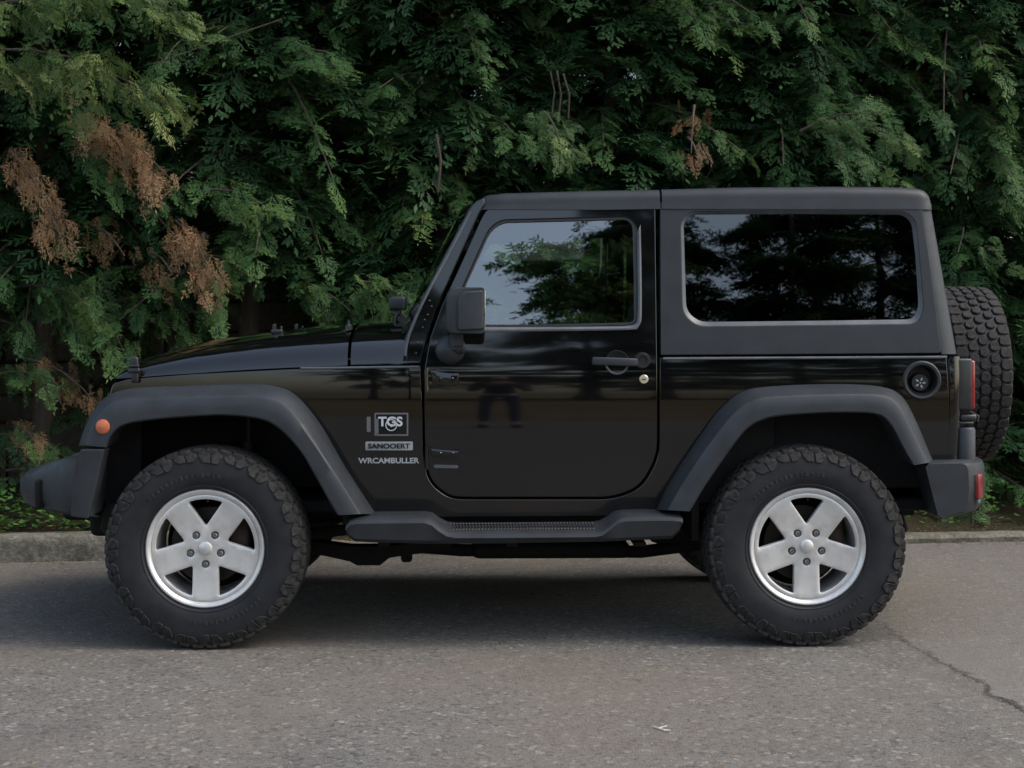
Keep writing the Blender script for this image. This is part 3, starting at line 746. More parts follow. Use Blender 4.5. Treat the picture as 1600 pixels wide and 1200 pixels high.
for s in (-1, 1):
    rbox((1.880, s * .862, q.z), (.05, .030, .100), .006, 3, Matrix.Rotation(s * R(-50), 3, 'Z')).build('reflector', 'red', RB)
    rbox((1.880, s * .862, q.z - .062), (.03, .02, .016), .003, 2, Matrix.Rotation(s * R(-50), 3, 'Z')).build('reflector_clip', 'mould', RB)
    # post with round top standing on the bumper
    q2 = P3(1507, 690, .74)
    lathe([(-.03, .044), (.115, .044), (.125, .038), (.128, .0001)], (q2.x, s * .74, q2.z - .065), (0, 0, 1), 28).build('bumper_post', 'flare', car)
    m = MB().addm(rbox((q2.x, s * .74, q2.z + .078), (.06, .06, .012), .004)).addm(rbox((q2.x + .01, s * .74, q2.z + .1), (.07, .05, .03), .01))
    m.addm(tube([(q2.x - .03, s * .74, q2.z + .115), (q2.x + .02, s * .75, q2.z + .125), (q2.x + .055, s * .75, q2.z + .105), (q2.x + .05, s * .75, q2.z + .085)], .006, 8))
    m.build('post_cap', 'trim', car)
    # tail lamps
    a = P3(1489, 560, .765); e = P3(1517, 641, .765)
    T = rbox(((a.x + e.x) / 2 - .01, s * .72, (a.z + e.z) / 2), (e.x - a.x + .03, .105, a.z - e.z), .010).build('tail_lamp', 'trim', car)
    rbox((e.x + .004, s * .72, (a.z + e.z) / 2 - .002), (.030, .098, a.z - e.z - .012), .010).build('lamp_lens', 'red', T)

# --- spare wheel carrier, tailgate hinges
m = MB().addm(rbox((1.89, 0, 1.06), (.10, .22, .22), .03)).addm(cyl((1.84, 0, 1.064), (1.99, 0, 1.064), .07, 24)).addm(rbox((1.85, 0, .9), (.02, .9, .5), .01))
m.build('spare_carrier', 'dark', car)

# --- running boards
def board_row(px, yt, yb, dr):
    a = P3(px, yt, .925); b_ = P3(px, yb, .905); x = a.x; zt, zb = a.z, b_.z
    return [(x, -.74, zt + dr), (x, -.80, zt + dr), (x, -.86, zt + dr * .4), (x, -.905, zt), (x, -.922, zt - .008), (x, -.928, zt - .022), (x, -.915, zb + .015), (x, -.895, zb), (x, -.74, zb - .002)]
rows = [(540,820,834,.0),(546,813,842,0),(556,810,847,.004),(580,809.5,848,.006),(620,809,849,.006),(662,808.5,850,.006),(674,812,850,.010),(686,822,850,.012),(698,829.5,850,.016),(712,832,850,.018),(760,832,850,.018),(820,831.5,849,.018),(880,831,848,.018),(930,830.5,847,.018),(942,828,847,.016),(954,819,846,.012),(966,809,846,.008),(978,806,845,.006),(1010,805,844,.006),(1050,805,842,.004),(1062,806,832,0),(1067,808,820,0)]
rbm = loft([board_row(*r) for r in rows])
for mir in (0, 1):
    B_ = (rbm.mirror() if mir else rbm).build('running_board', 'bumper', car, ang=25)
    m = MB()
    for k in range(46):
        px = 706 + k * 5; x, z = cp(px, 832 - k * .03, .925)
        for q in range(3): m.addm(rbox((x + (.004 if q % 2 else -.004), (-.80 - .036 * q), z + .018 - .007 * q + .001), (.008, .028, .006), .002, 1, Matrix.Rotation(R(25 if q % 2 else -25), 3, 'Z')))
    (m.mirror() if mir else m).build('step_tread', 'trim', B_)
    for px in (600, 800, 1000):
        x, z = cp(px, 850, .8); m = rbox((x, -.66 if not mir else .66, z + .0), (.05, .30, .02), .005); m.build('board_bracket', 'dark', B_)

# --- fuel filler
q = bp(1440, 594); fc = Vector((q[0], -BW(*q), q[1]))
Fu = lathe([(-.03, .080), (.006, .080), (.012, .074), (.010, .064), (.004, .060), (-.03, .056), (-.05, .054), (-.05, .0001)], fc, (0, -1, 0), 48).build('fuel_filler', 'flare', car)
lathe([(-.058, .052), (.001, .057), (.0125, .0605), (.0122, .0595)], fc, (0, -1, 0), 48).build('filler_bowl', 'dark', Fu)
lathe([(-.05, .040), (-.02, .038), (-.014, .034), (-.014, .0001)], fc + Vector((-.002, 0, -.01)), (0, -1, 0), 32).build('filler_cap', 'trim', Fu)
m = MB()
for k in range(5):
    a = 2 * math.pi * k / 5; m.addm(rbox(fc + Vector((-.002 + math.cos(a) * .016, .012, -.012 + math.sin(a) * .016)), (.014, .004, .008), .002, 1, Matrix.Rotation(-a, 3, 'Y')))
m.addm(rbox(fc + Vector((-.002, .011, -.012)), (.008, .004, .008), .002, 1)); m.build('cap_symbol', 'silver', Fu)

# --- mirrors
def mirror_side(s):
    top_ = P3(697, 449, .93); bot = P3(757, 522, .93); cx, cz = (top_.x + bot.x) / 2, (top_.z + bot.z) / 2; hw, hh = (bot.x - top_.x) / 2, (top_.z - bot.z) / 2
    def ring(W, sc, dx=0, back=1):
        pl = rpoly([(-hw * sc + dx, -hh * sc, .035 * sc), (hw * back, -hh * (.5 + .5 * sc), .015), (hw * back, hh * (.5 + .5 * sc), .015), (-hw * sc + dx, hh * sc, .05 * sc)], seg=7)
        return [(cx + x, -W, cz + z) for x, z in pl]
    rings = [ring(.80, .80, .02), ring(.805, .92, .006), ring(.84, .99), ring(.90, 1), ring(.955, 1.0), ring(.968, .97, .002), ring(.972, .93, .006)]
    hd = loft(rings)
    if s > 0: hd = hd.mirror()
    Mi = hd.build('side_mirror', 'flare', car, ang=35)
    # raised outer cover panel
    pl = rpoly([(-hw * .42, -hh * .86, .02), (hw * .98, -hh * .80, .008), (hw * .98, hh * .88, .01), (-hw * .42, hh * .80, .045)], seg=7)
    cv = panel([(cx + x, cz + z) for x, z in pl], [], lambda u, v: (u, -.985 + .02 * ((u - cx) / hw) ** 2 * .4, v), (0, -1, 0), th=.03, bev=.008, g=.03)
    (cv.mirror() if s > 0 else cv).build('mirror_cover', 'flare', Mi)
    rbox((cx + hw + .001, s * .885, cz), (.004, .15, hh * 1.7), .001).build('mirror_glass', 'mirror', Mi)
    a = P3(714, 518, .90); b_ = P3(714, 540, .86)
    m = MB().addm(loft([[(a.x + dx * .026, s * (W), z) for dx, W in ((-1, .91), (1, .91), (1, .86), (-1, .86))] for z in (a.z + .01, b_.z)]))
    m.build('mirror_arm', 'flare', Mi, ang=30)
    c0 = P3(703, 547, .84)
    bl = lathe([(-.07, .001), (-.068, .045), (-.02, .060), (.01, .058), (.035, .045), (.052, .022), (.056, .0001)], (c0.x, s * .835, c0.z), (0, s, 0), 28)
    bl.addm(cyl((c0.x + .02, s * .875, c0.z + .012), (c0.x + .062, s * .875, c0.z + .012), .027, 16, .008))
    bl.addm(cyl((c0.x + .024, s * .875, c0.z - .005), (c0.x + .024, s * .875, c0.z + .07), .024, 16, .008))
    bl.build('mirror_base', 'flare', Mi)
mirror_side(-1); mirror_side(1)

# --- badges on the near side
def badge_pos(px, py): q = bp(px, py); return Vector((q[0], -BW(*q) - .0005, q[1]))
def badge_rect(px0, py0, px1, py1, d, holes=None, rr=2, th=.003):
    return panel(rpoly(bps([(px0, py0, rr), (px1, py0, rr), (px1, py1, rr), (px0, py1, rr)])), [rpoly(bps(h)) for h in (holes or [])], off(SN, -d), (0, -1, 0), th=th, bev=.0006, g=.02)
B1 = badge_rect(586, 646, 637, 680, .0025).build('square_badge', 'dark', car)
badge_rect(585, 645, 638, 681, .0035, [[(587.5, 647.5), (635.5, 647.5), (635.5, 678.5), (587.5, 678.5)]]).build('badge_edge', 'greymark', B1)
p = badge_pos(610, 660); text_mb('TGS', .100, .040).xf(Matrix.Translation(p + Vector((0, -.004, .004)))).build('lettering', 'white', B1)
p = badge_pos(611.5, 664)
lathe([(0, .024), (.002, .024), (.002, .0205), (0, .0205)], p + Vector((0, -.006, 0)), (0, -1, 0), 32).build('badge_ring', 'white', B1)
lathe([(0, .006), (.002, .005), (.002, .0001)], p + Vector((0, -.006, -.002)), (0, -1, 0), 16).build('badge_dot', 'white', B1)
badge_rect(585.5, 654, 591.5, 678, .005).build('badge_bar', 'greymark', B1)
badge_rect(573, 651, 579, 675, .003).build('side_badge_bar', 'greymark', car)
B2 = badge_rect(571, 690, 645, 703.5, .003).build('strip_badge', 'silver', car)
p = badge_pos(608, 696.8); text_mb('SANOOERT', .172, .021).xf(Matrix.Translation(p + Vector((0, -.0045, 0)))).build('lettering', 'dark', B2)
p = badge_pos(607.5, 719.5); text_mb('WRCAMBULLER', .250, .023).xf(Matrix.Translation(p + Vector((0, -.003, 0)))).build('name_lettering', 'silver', car)

# --- underbody
m = MB()
for s in (-1, 1): m.addm(rbox((0, s * .42, .50), (3.3, .07, .12), .012))
for x in (-1.55, -.6, .5, 1.7): m.addm(rbox((x, 0, .50), (.10, .84, .08), .012))
m.build('frame_rail', 'dark', car)
wheels_x = (cp(320, 859, .90)[0], cp(1262, 855, .90)[0])
for x in wheels_x:
    a = MB().addm(cyl((x, -.72, .40), (x, .72, .40), .042, 20)).addm(lathe([(-.11, .001), (-.10, .07), (-.04, .13), (.03, .14), (.09, .09), (.10, .001)], (x, .15 if x < 0 else 0, .40), (1, 0, 0), 24))
    a.build('axle', 'dark', car)
for s in (-1, 1):
    tube([(wheels_x[0] + .05, s * .52, .36), (-.62, s * .50, .43)], .024, 8).build('control_arm', 'dark', car)
    tube([(wheels_x[1] - .05, s * .52, .36), (.62, s * .50, .43)], .024, 8).build('control_arm', 'dark', car)
for s in (-1, 1):
    a = P3(389, 690, .56)
    m = MB().addm(cyl((a.x - .02, s * .56, .42), (a.x, s * .56, .80), .022, 14)).addm(cyl((a.x, s * .56, .78), (a.x, s * .56, .95), .010, 10)).addm(cyl((a.x, s * .56, .92), (a.x, s * .56, .96), .03, 16))
    m.build('shock_absorber', 'rust', car)
    coil = [(wheels_x[0] + math.cos(t) * .06, s * .50 + math.sin(t) * .06, .45 + t * .0078) for t in np.linspace(0, 2 * math.pi * 7, 110)]
    tube(coil, .008, 6).build('coil_spring', 'dark', car)
    cyl((wheels_x[1] + .12, s * .55, .40), (wheels_x[1] + .06, s * .55, .85), .024, 14).build('shock_absorber', 'dark', car)
MB().addm(rbox((-.1, .02, .455), (.62, .5, .11), .03)).addm(rbox((-.55, .05, .46), (.30, .34, .10), .03)).build('skid_plate', 'dark', car)
def SK(px, py, W=.2): return P3(px, py, W)
a = SK(580, 866); e = SK(486, 862, .35); f_ = SK(705, 856, .35)
loft([[(x, -.28, z1), (x, -.38, z1), (x, -.38, z0), (x, -.28, z0)] for x, z0, z1 in ((e.x, e.z, e.z + .05), (a.x - .08, a.z - .005, a.z + .06), (a.x - .05, a.z - .022, a.z + .06), (a.x + .05, a.z - .022, a.z + .06), (a.x + .09, a.z + .01, a.z + .06), (f_.x, f_.z, f_.z + .05))]).build('frame_bracket', 'dark', car)
rbox((a.x, -.30, a.z + .01), (.11, .12, .04), .015).build('body_mount', 'dark', car)
a = SK(637, 862); MB().addm(rbox((a.x, -.3, a.z + .02), (.05, .06, .10), .015)).addm(cyl((a.x, -.36, a.z), (a.x, -.26, a.z), .022, 14)).build('tow_eye', 'dark', car)
a = SK(720, 864); e = SK(1000, 858)
MB().addm(rbox(((a.x + e.x) / 2, -.05, a.z + .02), (e.x - a.x - .1, .5, .07), .03)).addm(tube([(a.x - .35, -.25, a.z + .05), (a.x, -.25, a.z + .02), (e.x, -.25, a.z + .01), (e.x + .5, -.3, a.z + .08)], .028, 10)).build('exhaust', 'dark', car)
cyl((1.58, -.35, .50), (1.58, .35, .50), .10, 24, .03).build('muffler', 'rust', car)
tube([(1.64, -.52, .50), (1.66, -.56, .42), (1.64, -.5, .38)], .02, 8).build('tow_hook', 'dark', car)
m = MB().addm(rbox((.85, .0, .42), (.55, .9, .16), .05)); m.build('fuel_tank', 'dark', car)

# --- interior
m = MB()
m.addm(rbox((-.36, 0, 1.10), (.28, 1.34, .20), .05)).addm(rbox((.3, 0, .58), (1.5, 1.36, .02), .005))
m.build('dashboard', 'interior', car)
for s in (-1, 1):
    St = rbox((.34, s * .36, .82), (.50, .48, .16), .05).build('seat', 'interior', car)
    rbox((.60, s * .36, 1.13), (.13, .46, .56), .05, 3, Matrix.Rotation(R(14), 3, 'Y')).build('seat_back', 'interior', St)
    rbox((.70, s * .36, 1.50), (.09, .26, .17), .04, 3, Matrix.Rotation(R(10), 3, 'Y')).build('headrest', 'interior', St)
sw = MB(); cx_ = Vector((-.13, -.36, 1.17)); u = Vector((0, 1, 0)); v = Vector((.42, 0, .9)).normalized()
ring = [cx_ + u * math.cos(t) * .19 + v * math.sin(t) * .19 for t in np.linspace(0, 2 * math.pi, 40)]
sw.addm(tube(ring, .015, 8, False))
for t in (R(-90), R(0), R(180)): sw.addm(tube([cx_, cx_ + u * math.cos(t) * .19 + v * math.sin(t) * .19], .016, 8))
sw.addm(tube([cx_, cx_ + Vector((-.2, 0, -.08))], .03, 8)); sw.build('steering_wheel', 'interior', car)
m = MB()
for s in (-1, 1):
    m.addm(tube([(.72, s * .62, .6), (.72, s * .61, 1.5), (.72, s * .56, 1.74), (.60, s * .55, 1.76), (-.1, s * .56, 1.72), (-.2, s * .58, 1.6)], .03, 10)).addm(tube([(.72, s * .56, 1.74), (1.3, s * .56, 1.70), (1.72, s * .6, 1.2)], .03, 10))
m.addm(tube([(.72, -.56, 1.74), (.72, .56, 1.74)], .03, 10)); m.build('roll_bar', 'interior', car)
tube([(.70, -.60, 1.45), (.62, -.58, 1.0), (.6, -.56, .7)], .012, 4).build('seat_belt', 'interior', car)
rbox((-.12, 0, 1.68), (.02, .24, .06), .01).build('rear_view_mirror', 'trim', car)

# --- wheels
def prof_side(r):   # sidewall half width at radius r
    return float(np.interp(r, [.215, .228, .25, .285, .32, .35, .372, .388, .394], [.098, .112, .126, .1345, .1345, .131, .126, .113, .100]))
def make_tyre():
    rs = [.210, .218, .224, .228, .235, .25, .268, .285, .303, .32, .337, .35, .362, .372, .381, .387, .390]
    pr = [(prof_side(r) if r < .392 else .1, r) for r in rs]
    pr[0] = (.085, .205)
    full = [(-y, r) for y, r in pr] + [(0.05, .391), (0, .391)][:0] + [(-.05, .3905), (0, .391), (.05, .3905)] + [(y, r) for y, r in reversed(pr)]
    t = lathe(full, (0, 0, 0), (0, -1, 0), 96)
    # rim protector ridge
    for s in (1, -1):
        t.addm(lathe([(s * prof_side(.246) - s * .002, .242), (s * prof_side(.246) + s * .0025, .245), (s * prof_side(.25) + s * .0025, .249), (s * prof_side(.252) - s * .002, .253)], (0, 0, 0), (0, -1, 0), 96))
    return t
def block(poly, top, base, ch=.0035):
    """poly in (theta arc length, y) -> radial block"""
    n = len(poly); cx = sum(p[0] for p in poly) / n; cy = sum(p[1] for p in poly) / n; V = []
    for rr, k in ((base, 1.0), (top - ch, 1.0), (top, .86)):
        for a, y in poly:
            aa = cx + (a - cx) * k; yy = cy + (y - cy) * k; th = aa / .39
            rl = rr - (.006 * (abs(yy) / .12) ** 3)
            V.append((math.cos(th) * rl, -yy, math.sin(th) * rl))
    Fc = [tuple(range(2 * n, 3 * n))]
    for lv in (0, 1):
        for i in range(n): j = (i + 1) % n; Fc.append((lv * n + i, lv * n + j, (lv + 1) * n + j, (lv + 1) * n + i))
    return V, Fc
def make_tread():
    m = MB(); NP = 46; pitch = 2 * math.pi * .39 / NP; rg = random.Random(3)
    for c, y0 in enumerate((-.094, -.047, 0, .047, .094)):
        for k in range(NP):
            a0 = (k + (.5 if c % 2 else 0)) * pitch; sh = c in (0, 4); w_ = .026 if sh else .0205
            hx_ = pitch * .43; sy = 1 if y0 > 0 else -1
            if sh: P_ = [(-hx_, -w_ * sy * .6), (-hx_ * .6, -w_ * sy), (hx_ * .6, -w_ * sy), (hx_, -w_ * sy * .6), (hx_ * .95, w_ * sy), (-hx_ * .95, w_ * sy)]
            else: P_ = [(-hx_, 0), (-hx_ * .62, -w_), (hx_ * .62, -w_), (hx_, 0), (hx_ * .62, w_), (-hx_ * .62, w_)]
            P_ = rpoly([(a0 + x, y0 + y + (.004 * sy if sh else 0), .006) for x, y in P_], seg=2)
            V, Fc = block(P_, .4015, .386); m.add(V, Fc)
    # sidewall lugs
    NS = 23
    for s in (1, -1):
        for k in range(NS):
            a0 = 2 * math.pi * (k + (.5 if s > 0 else 0)) / NS; da = 2 * math.pi / NS; deep = .338 if k % 2 else .347
            pts = rpoly([(-.46, .393, 0), (.46, .393, 0), (.46, .365, .01), (.30, deep, .12), (-.30, deep, .12), (-.46, .365, .01)], seg=3)
            for lo, hi, o_ in ((-.46, -.03, 0), (.03, .46, .004)):
                P_ = [(max(lo, min(hi, x)), max(deep + (.003 if o_ else 0), r)) for x, r in pts]
                Q = []
                for q in P_:
                    if not Q or (abs(q[0] - Q[-1][0]) > 1e-4 or abs(q[1] - Q[-1][1]) > 1e-4): Q.append(q)
                if len(Q) < 4: continue
                n = len(Q); V = []; mx = sum(q[0] for q in Q) / n; mr = sum(q[1] for q in Q) / n
                for lift, sc in ((-.003, 1), (.0045, 1), (.006, .88)):
                    for x, r in Q:
                        xx = mx + (x - mx) * sc; r2 = mr + (r - mr) * sc; th = a0 + xx * da + (r2 - .36) * .5; yy = prof_side(min(r2, .391)) + lift
                        V.append((math.cos(th) * r2, -s * yy, math.sin(th) * r2))
                Fc = [tuple(range(2 * n, 3 * n))] + [(lv * n + i, lv * n + (i + 1) % n, (lv + 1) * n + (i + 1) % n, (lv + 1) * n + i) for lv in (0, 1) for i in range(n)]
                m.add(V, Fc)
    # small sidewall arcs of raised characters
    for s in (1, -1):
        for c0 in (R(-72), R(108)):
            for k in range(15):
                th = c0 + (k - 7) * R(4.2); r2 = .292; 
                rot = Matrix.Rotation(-th - math.pi / 2 * 0, 3, 'Y')
                wd = .008 if k % 3 else .012
                m.addm(rbox((math.cos(th) * r2, -s * (.1352), math.sin(th) * r2), (.018 if k % 2 else .014, .003, wd * (.55 if k % 4 == 1 else 1)), .001, 1, rot))
    return m
spokes = [R(270), R(198), R(342), R(126), R(54)]
def make_rim():
    def S(u, v):
        r = math.hypot(u, v); return (u, -.100 - .012 * min(1, (r / .205)) ** 2 - (.004 if r < .085 else 0) * (1 - (r / .085) ** 4 if r < .085 else 0), v)
    circ = lambda cx, cy, r, n: [(cx + r * math.cos(t), cy + r * math.sin(t)) for t in np.linspace(0, 2 * math.pi, n, endpoint=False)]
    holes = []; half = .0495; rr = .197
    for k in range(5):
        c_ = spokes[0] + R(36) + R(72) * k; q = []
        d = (half + .002) / math.sin(R(36)); ap_ = (d * math.cos(c_), d * math.sin(c_))
        lim = R(36) - math.asin((half + .004) / rr); q.append((ap_[0], ap_[1], .012))
        arc = [(rr * math.cos(c_ + t), rr * math.sin(c_ + t)) for t in np.linspace(-lim, lim, 9)]
        q.append((*arc[0], .012)); q += [(*a, 0) for a in arc[1:-1]]; q.append((*arc[-1], .012))
        holes.append(rpoly(q, seg=5))
    for a in spokes: holes.append(circ(.064 * math.cos(a), .064 * math.sin(a), .0155, 16))
    f = panel(circ(0, 0, .216, 72), holes, S, (0, -1, 0), th=.024, bev=.0045, g=.016)
    f.n = [None] * len(f.v)
    lip = lathe([(.104, .213), (.113, .218), (.120, .224), (.124, .229), (.124, .234), (.120, .238), (.112, .239), (.104, .236), (.104, .213)], (0, 0, 0), (0, -1, 0), 96)
    f.addm(lip)
    f.addm(lathe([(.110, .214), (.09, .206), (.05, .199), (-.02, .194), (-.11, .198), (-.12, .215)], (0, 0, 0), (0, -1, 0), 72))
    return f
def make_wheel(parent, loc, rotz):
    W = empty('wheel', loc, parent, (0, 0, rotz))
    tt = make_tyre().xf(Matrix.Diagonal((1.013, 1, 1.013, 1))).build('tyre', 'rubber', W, ang=50)
    make_tread().xf(Matrix.Diagonal((1.013, 1, 1.013, 1))).build('tread', 'tread', W, ang=30)
    make_rim().build('rim', 'alloy', W, ang=42)
    lathe([(.10, .028), (.110, .026), (.113, .021), (.1135, .0001)], (0, 0, 0), (0, -1, 0), 32).build('centre_cap', 'alloy', W)
    for a in spokes:
        x, z = .064 * math.cos(a), .064 * math.sin(a)
        nut = lathe([(.075, .0105), (.106, .0105), (.110, .008), (.110, .005), (.104, .004), (.104, .0001)], (x, 0, z), (0, -1, 0), 6)
        nut.addm(lathe([(.07, .0158), (.082, .0158), (.082, .001)], (x, 0, z), (0, -1, 0), 20)); nut.build('lug_nut', 'steel', W, ang=25)
    m = MB().addm(lathe([(-.02, .155), (.004, .155), (.004, .095), (.045, .085), (.045, .001)], (0, 0, 0), (0, -1, 0), 48)); m.build('brake_disc', 'disc', W)
    m = MB().addm(rbox((.125, .0, .05), (.08, .09, .15), .015)); m.build('brake_caliper', 'rust', W)
    lathe([(-.10, .19), (-.09, .0001)], (0, 0, 0), (0, -1, 0), 40).build('wheel_backing', 'dark', W)
    rr = .199; a = R(88); cyl((rr * math.cos(a), -.06, rr * math.sin(a)), (rr * math.cos(a) * .93, -.095, rr * math.sin(a) * .93), .004, 8).build('tyre_valve', 'trim', W)
    return W
def copy_tree(o, parent, loc, rot):
    c = o.copy(); C.objects.link(c); c.parent = parent; c.location = loc; c.rotation_euler = rot
    for ch in o.children:
        d = ch.copy(); C.objects.link(d); d.parent = c
    return c
WC = .92 - .1405
w0 = make_wheel(car, (wheels_x[0], -WC, .395), 0)
for x, s in ((wheels_x[1], -1), (wheels_x[0], 1), (wheels_x[1], 1)): copy_tree(w0, car, (x, s * WC, .395), (0, 0, 0 if s < 0 else math.pi))
copy_tree(w0, car, (2.065, 0, 1.064), (0, 0, math.pi / 2))

# ================================================================= SETTING
KA = (gp(0, 880), gp(1500, 848)); KD = Vector((KA[1][0] - KA[0][0], KA[1][1] - KA[0][1])).normalized(); KN = Vector((-KD.y, KD.x)); K0 = Vector(KA[0])
def kp(s, n, z=0): q = K0 + KD * s + KN * n; return Vector((q.x, q.y, z + G0))
def kpx(px, n):     # along-kerb coordinate for a photo column at offset n
    lo, hi = -30., 30.
    for _ in range(40):
        m_ = (lo + hi) / 2; q = kp(m_, n); u = 800 + (q.x - CAM.x) / (q.y - CAM.y) * F
        if u < px: lo = m_
        else: hi = m_
    return lo
def sheet(name, pts, mat, kind='structure'):
    me = MB().add(pts, [tuple(range(len(pts)))]).build(name, mat); tag(me, kind=kind); return me
sheet('ground', [(-300, -300, -.030), (300, -300, -.030), (300, 300, -.030), (-300, 300, -.030)], 'dry_grass')
sheet('road', [(*kp(-150, .05)[:2], G0), (*kp(-150, -12.5)[:2], G0), (*kp(150, -12.5)[:2], G0), (*kp(150, .05)[:2], G0)], 'asphalt')
def kh(s):   # kerb height falls behind the car
    return float(np.interp(s, [.8, 2.1], [.150, .045]))
# kerb stones: one structure, joints between stones
m = MB(); rg = random.Random(5); s = -12.
while s < 16:
    L = .9 + rg.uniform(-.02, .02); n = 6; rings = []
    dz = rg.uniform(-.004, .004); dn = rg.uniform(-.004, .004)
    for i in range(n + 1):
        q = s + .006 + (L - .012) * i / n; h = kh(q) + dz + rg.uniform(-.002, .002)
        rings.append([kp(q, .012 + dn, -.05), kp(q, 0 + dn + rg.uniform(-.003, .003), .6 * h), kp(q, .006 + dn, h - .018), kp(q, .022 + dn, h - .003), kp(q, .05, h), kp(q, .14, h + .001), kp(q, .155, h - .02), kp(q, .155, -.05)])
    m.addm(loft(rings)); s += L
tag(m.build('kerb', 'kerb', ang=40), kind='structure')
# planted strip behind the kerb
rg = random.Random(11); V = []; Fc = []; ns, nn_ = 150, 30
for i in range(ns + 1):
    for j in range(nn_ + 1):
        s = -14 + 32 * i / ns; t = (j / nn_) ** 2.2; n = .15 + 18 * t
        V.append(kp(s, n, kh(s) - .02 + .05 * min(1, t * 40) + rg.uniform(-.012, .015) + .10 * min(1, n / 3)))
for i in range(ns):
    for j in range(nn_): a = i * (nn_ + 1) + j; Fc.append((a, a + nn_ + 1, a + nn_ + 2, a + 1))
tag(MB().add(V, Fc).build('planting_soil', 'soil', ang=180), kind='structure')
# verge behind the camera side
# stone wall behind the trees
def wall():
    m = MB(); rg = random.Random(4); z = 0.0; NW = 2.05
    rowh = [.22, .19, .24, .18, .22, .2, .21, .18]
    for r_, h in enumerate(rowh):
        s = -10 + rg.uniform(0, .3)
        while s < 14:
            L = rg.uniform(.24, .52); c_ = kp(s + L / 2, NW, z + h / 2); rot = Matrix.Rotation(math.atan2(KD.y, KD.x) + rg.uniform(-.02, .02), 3, 'Z')
            m.addm(rbox(c_ + KN.to_3d() * rg.uniform(-.02, .02), (L - .018, .22, h - .016), .012, 2, rot)); s += L
        z += h
    m.addm(rbox(kp(2, NW + .05, z / 2), (24, .2, z - .02), 0, 1, Matrix.Rotation(math.atan2(KD.y, KD.x), 3, 'Z')))
    return m
tag(wall().build('stone_wall', 'stone', ang=30), 'weathered low wall of rough stone blocks behind the cypress trunks', 'wall')

# ================================================================= VEGETATION
rs = np.random.RandomState(12)
def kite(p, d, sd_, l, w_, rs, q=.45):
    j = rs.uniform(-.25, .25) * w_
    up = np.array([0, 0, 1.]) * j
    return [p, p + d * l * q + sd_ * w_ + up, p + d * l, p + d * l * q - sd_ * w_ + up]
def make_spray(rs, n=8, k=3, wide=1.0):
    out = []; tw = []
    droop = rs.uniform(.05, .45); cv = rs.uniform(-.22, .22)
    def ax(t): return np.array([t, cv * t * t + .04 * math.sin(t * 5 + droop * 20), -droop * t * t])
    for i in range(n):
        t = .05 + .9 * i / n
        for s in (-1, 1):
            if rs.rand() < .14: continue
            tt = t + s * .02; p = ax(tt); L = (.44 * (1 - tt) ** .75 + .05) * rs.uniform(.75, 1.15); a = R(rs.uniform(32, 54))
            d = np.array([math.cos(a), s * math.sin(a), rs.uniform(-.35, .12)]); d /= np.linalg.norm(d); sd_ = np.array([-d[1], d[0], 0])
            out.append(kite(p, d, sd_, L, .016 * wide, rs, .3)); tw.append(.3)
            for m_ in range(k):
                u = (m_ + .6) / (k + .3); b0 = p + d * L * u
                for s2 in (-1, 1):
                    a2 = R(rs.uniform(25, 48)); d2 = d * math.cos(a2) + sd_ * s2 * math.sin(a2) + np.array([0, 0, rs.uniform(-.3, .1)]); d2 /= np.linalg.norm(d2)
                    out.append(kite(b0, d2, np.array([-d2[1], d2[0], 0]), (.10 + .14 * (1 - u)) * rs.uniform(.7, 1.2) * (.4 + L * 1.6), .0155 * wide, rs)); tw.append(.3 + .7 * u)
    p = ax(.95); out.append(kite(p, np.array([1, 0, -.2]), np.array([0, 1., 0]), .18, .02 * wide, rs)); tw.append(1)
    return np.array(out), np.array(tw)
SPR = [make_spray(rs, rs.randint(7, 10), 3, rs.uniform(.75, 1.05)) for _ in range(12)]
SPRD = [make_spray(rs, 7, 2, .8) for _ in range(6)]
SPRC = [make_spray(rs, 7, 3, 1.35) for _ in range(5)]
def rotm(d, up, roll):
    d = d / np.linalg.norm(d); y = np.cross(up, d); y /= (np.linalg.norm(y) + 1e-9); z = np.cross(d, y)
    c_, s_ = math.cos(roll), math.sin(roll); y2 = y * c_ + z * s_; z2 = -y * s_ + z * c_
    return np.stack([d, y2, z2], 1)
